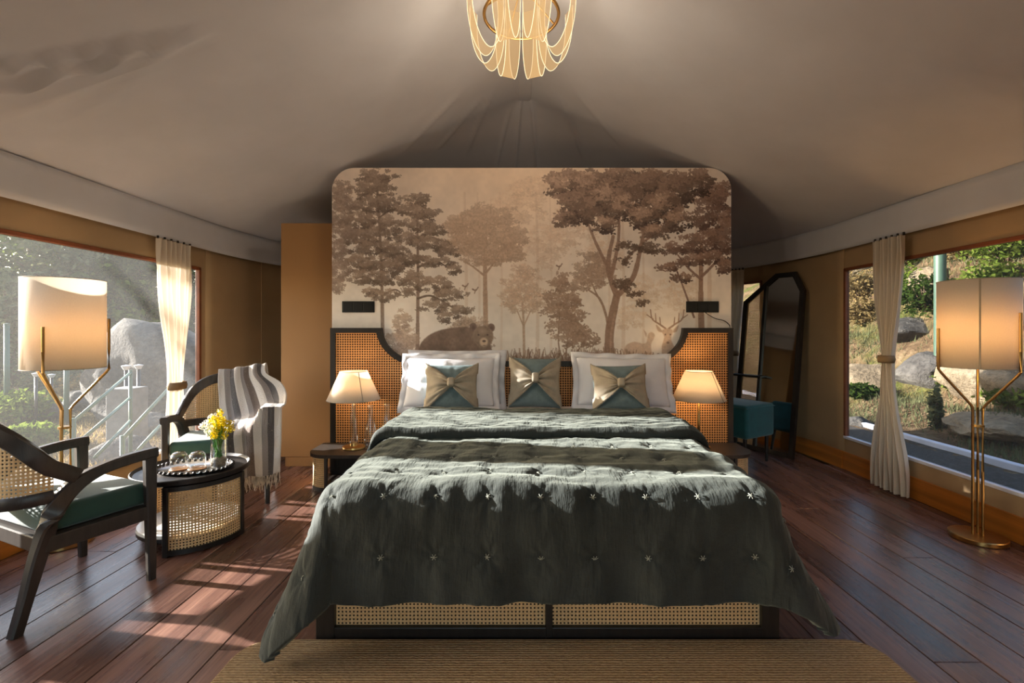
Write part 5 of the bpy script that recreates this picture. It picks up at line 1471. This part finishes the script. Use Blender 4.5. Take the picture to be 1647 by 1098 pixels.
# left side: boulder, trees, stair rails, garden lights
boulder('huge rounded grey boulder outside the left window behind the curtain', Vector((-7.0, 9.2, 0.25)), (1.25, 1.15, 1.22), 'rock_grey', 2.2, 'boulders outside the left window')
for i, (px, py, Y, s_, lb) in enumerate([(60, 640, 9, .35, 'small grey stone on the grass left of the left lamp rods'), (160, 615, 10, .5, 'grey stone on the lawn right of the left lamp shade'), (225, 660, 7.5, .35, 'grey stone in front of the huge boulder'), (30, 620, 12, .5, 'grey stone far out at the left picture edge'), (190, 690, 6, .28, 'low grey stone below the stair handrail')]):
    p = at(px, py, Y); p.z = lawn_z(p.x, p.y) + s_ * .2; boulder(lb, p, (s_ * 1.3, s_, s_ * .7), 'rock_grey', 5 + i * 2.3, 'boulders outside the left window')
lbls = ['grey green tree at the left picture edge behind the left lamp shade', 'bright tree beyond the lawn just above the left lamp shade', 'tall dark tree beyond the lawn right of the left lamp shade', 'dusty tree behind the huge boulder', 'tree farthest right behind the left curtain', 'background tree between the two nearest left ones', 'background tree above the boulder', 'dark background tree on the far left', 'olive background tree over the lamp', 'pale background tree next to the curtain', 'grey green tree just outside the left picture edge', 'dark tree second outside the left picture edge', 'bright green tree farthest outside the left picture edge']
for i, (px, Y, h, r, mt) in enumerate([(10, 11.5, 3.5, 1.9, 'leaf_grey'), (100, 13, 4.0, 2.1, 'leaf_bright'), (185, 14, 4.2, 2.0, 'leaf_dark'), (245, 15.5, 4.3, 2.0, 'leaf_grey'), (305, 15.5, 4.6, 2.0, 'leaf_dark'), (55, 17.5, 5.4, 2.5, 'leaf_grey'), (215, 19.5, 5.6, 2.4, 'leaf_dry'), (-30, 15, 4.2, 2.2, 'leaf_bright'), (135, 19, 5.3, 2.4, 'leaf_grey'), (275, 21, 6.2, 2.6, 'leaf_bright'), (-120, 13, 4.4, 2.3, 'leaf_grey'), (-215, 13.5, 4.8, 2.4, 'leaf_dark'), (-330, 14, 5.0, 2.5, 'leaf_bright')]):
    p = at(px, 530, Y); tree(lbls[i], p.x, p.y, lawn_z(p.x, p.y), h, r, mt, 40 + i, 3600, 0.12, trunk=0.12)
for i, (px, Y, r) in enumerate([(20, 8.5, .6), (150, 10.5, .7), (85, 11, .8), (45, 6.5, .4), (200, 12, .8)]):
    p = at(px, 600, Y); shrub(['low yellow green bush on the lawn at the left picture edge', 'dry bush on the lawn right of the left lamp', 'green bush on the lawn behind the left lamp', 'small weedy bush close to the tent left of the lamp', 'dusty bush beside the huge boulder'][i], (p.x, p.y, lawn_z(p.x, p.y)), (r, r, r * .5), ['leaf_bright', 'leaf_dry', 'leaf_grey', 'leaf_bright', 'leaf_grey'][i], 80 + i, 1200, .06, 'shrubs on the lawn')
m = MB(); rr = random.Random(9)
for k in range(16000):
    Y = rr.uniform(3.5, 12); x = -Y * rr.uniform(.62, 1.2)
    if x > -3.1: continue
    z = lawn_z(x, Y) - .01; h = rr.uniform(.03, .12); a = rr.random() * 6.28; e = Vector((math.cos(a), math.sin(a), 0)) * .008
    m.bm.faces.new([m.bm.verts.new(x_) for x_ in (Vector((x, Y, z)) - e, Vector((x, Y, z)) + e, Vector((x + rr.uniform(-.05, .05), Y + rr.uniform(-.05, .05), z + h)))])
g = m.build('lawn_grass', 'leaf_dry'); g['kind'] = 'stuff'; g['label'] = 'patchy dry grass on the lawn outside the left window'; g['category'] = 'grass'
def rail(label, A, rails, posts):
    t = thing('stair_railing', label, 'railing', A, 0, 'stair railings outside')
    for a, b in rails: m = MB(); m.sweep([Vector(a) - Vector(A), Vector(b) - Vector(A)], 0.016, n=10); m.build('handrail', 'green_metal', t, True)
    for a, h0, h1 in posts:
        q = Vector((a[0] - A[0], a[1] - A[1], 0)); m = MB(); m.sweep([(q.x, q.y, h0 - A[2]), (q.x, q.y, h1 - A[2])], 0.019, n=10); m.build('post', 'green_metal', t, True)
a0, b0 = at(210, 599, 5.5), at(118, 678, 4.2); a1, b1 = at(210, 639, 5.5), at(135, 704, 4.25); a2, b2 = at(210, 676, 5.5), at(153, 735, 4.3)
rail('pale green stair railing descending right of the left floor lamp', (a0.x, a0.y, -0.45), [(a0, b0), (a1, b1), (a2, b2)], [((a0.x, a0.y), -0.45, a0.z + 0.03), ((b0.x, b0.y), -0.45, b0.z + .03)])
a0, b0 = at(280, 615, 5.0), at(197, 706, 3.95); a1, b1 = at(270, 670, 5.0), at(215, 732, 4.0)
rail('pale green stair railing descending beside the left curtain', (a0.x, a0.y, -0.45), [(a0, b0), (a1, b1)], [((a0.x, a0.y), -0.45, a0.z + .03), ((b0.x, b0.y), -0.45, b0.z + .03)])
def fence_post(px, y0, Y, lb):
    p = at(px, y0, Y); zb = lawn_z(p.x, p.y) - .1
    t = thing('fence_post', lb, 'post', (p.x, p.y, zb), 0, 'posts on the lawn'); m = MB(); m.lathe([(0.04, 0.0), (0.04, p.z - zb)], 12); m.build('shaft', 'green_metal', t, True)
    m = MB(); m.lathe([(0.045, p.z - zb), (0.045, p.z - zb + .02), (0.0, p.z - zb + .03)], 12); m.build('cap', 'green_metal', t)
fence_post(11, 522, 8.5, 'thin pale green post at the left picture edge'); fence_post(107, 560, 8.5, 'thin pale green post seen below the left lamp shade')
def garden_light(px, py, Y, lb):
    p = at(px, py, Y); zb = lawn_z(p.x, p.y) - .1
    t = thing('garden_light', lb, 'light', (p.x, p.y, zb), 0, 'garden lights')
    m = MB(); m.lathe([(0.022, 0.0), (0.022, p.z - zb - .06)], 12); m.build('stake', 'black_plastic', t, True)
    m = MB(); m.lathe([(0.03, p.z - zb - .06), (0.06, p.z - zb), (0.0, p.z - zb + .015)], 16); m.build('head', 'white_plastic', t, angle=40)
garden_light(203, 588, 6.6, 'white topped garden light left of its neighbour by the stair'); garden_light(223, 587, 7.0, 'white topped garden light next to the huge boulder'); garden_light(58, 600, 8.2, 'white topped garden light left of the left lamp rods'); garden_light(83, 602, 9.0, 'white topped garden light between the left lamp rods and shade')
m = MB()
p = at(205, 630, 6.4); m.box((p.x - .16, p.y - .16, -0.5), (p.x + .16, p.y + .16, p.z + .06), .01)
o = m.build('stone_pillar', 'grey_stone'); tag(o, 'short grey stone pillar at the top of the stair railing', 'pillar')


# tree added out of view; its crown stops the topmost sun rays crossing the room
tree('added leafy tree out of view on the sunny side of the lawn, blocking high sun', -13.0, 6.3, lawn_z(-13, 6.3), 7.0, 2.3, 'leaf_dark', 91, 4200, 0.17, trunk=0.78)
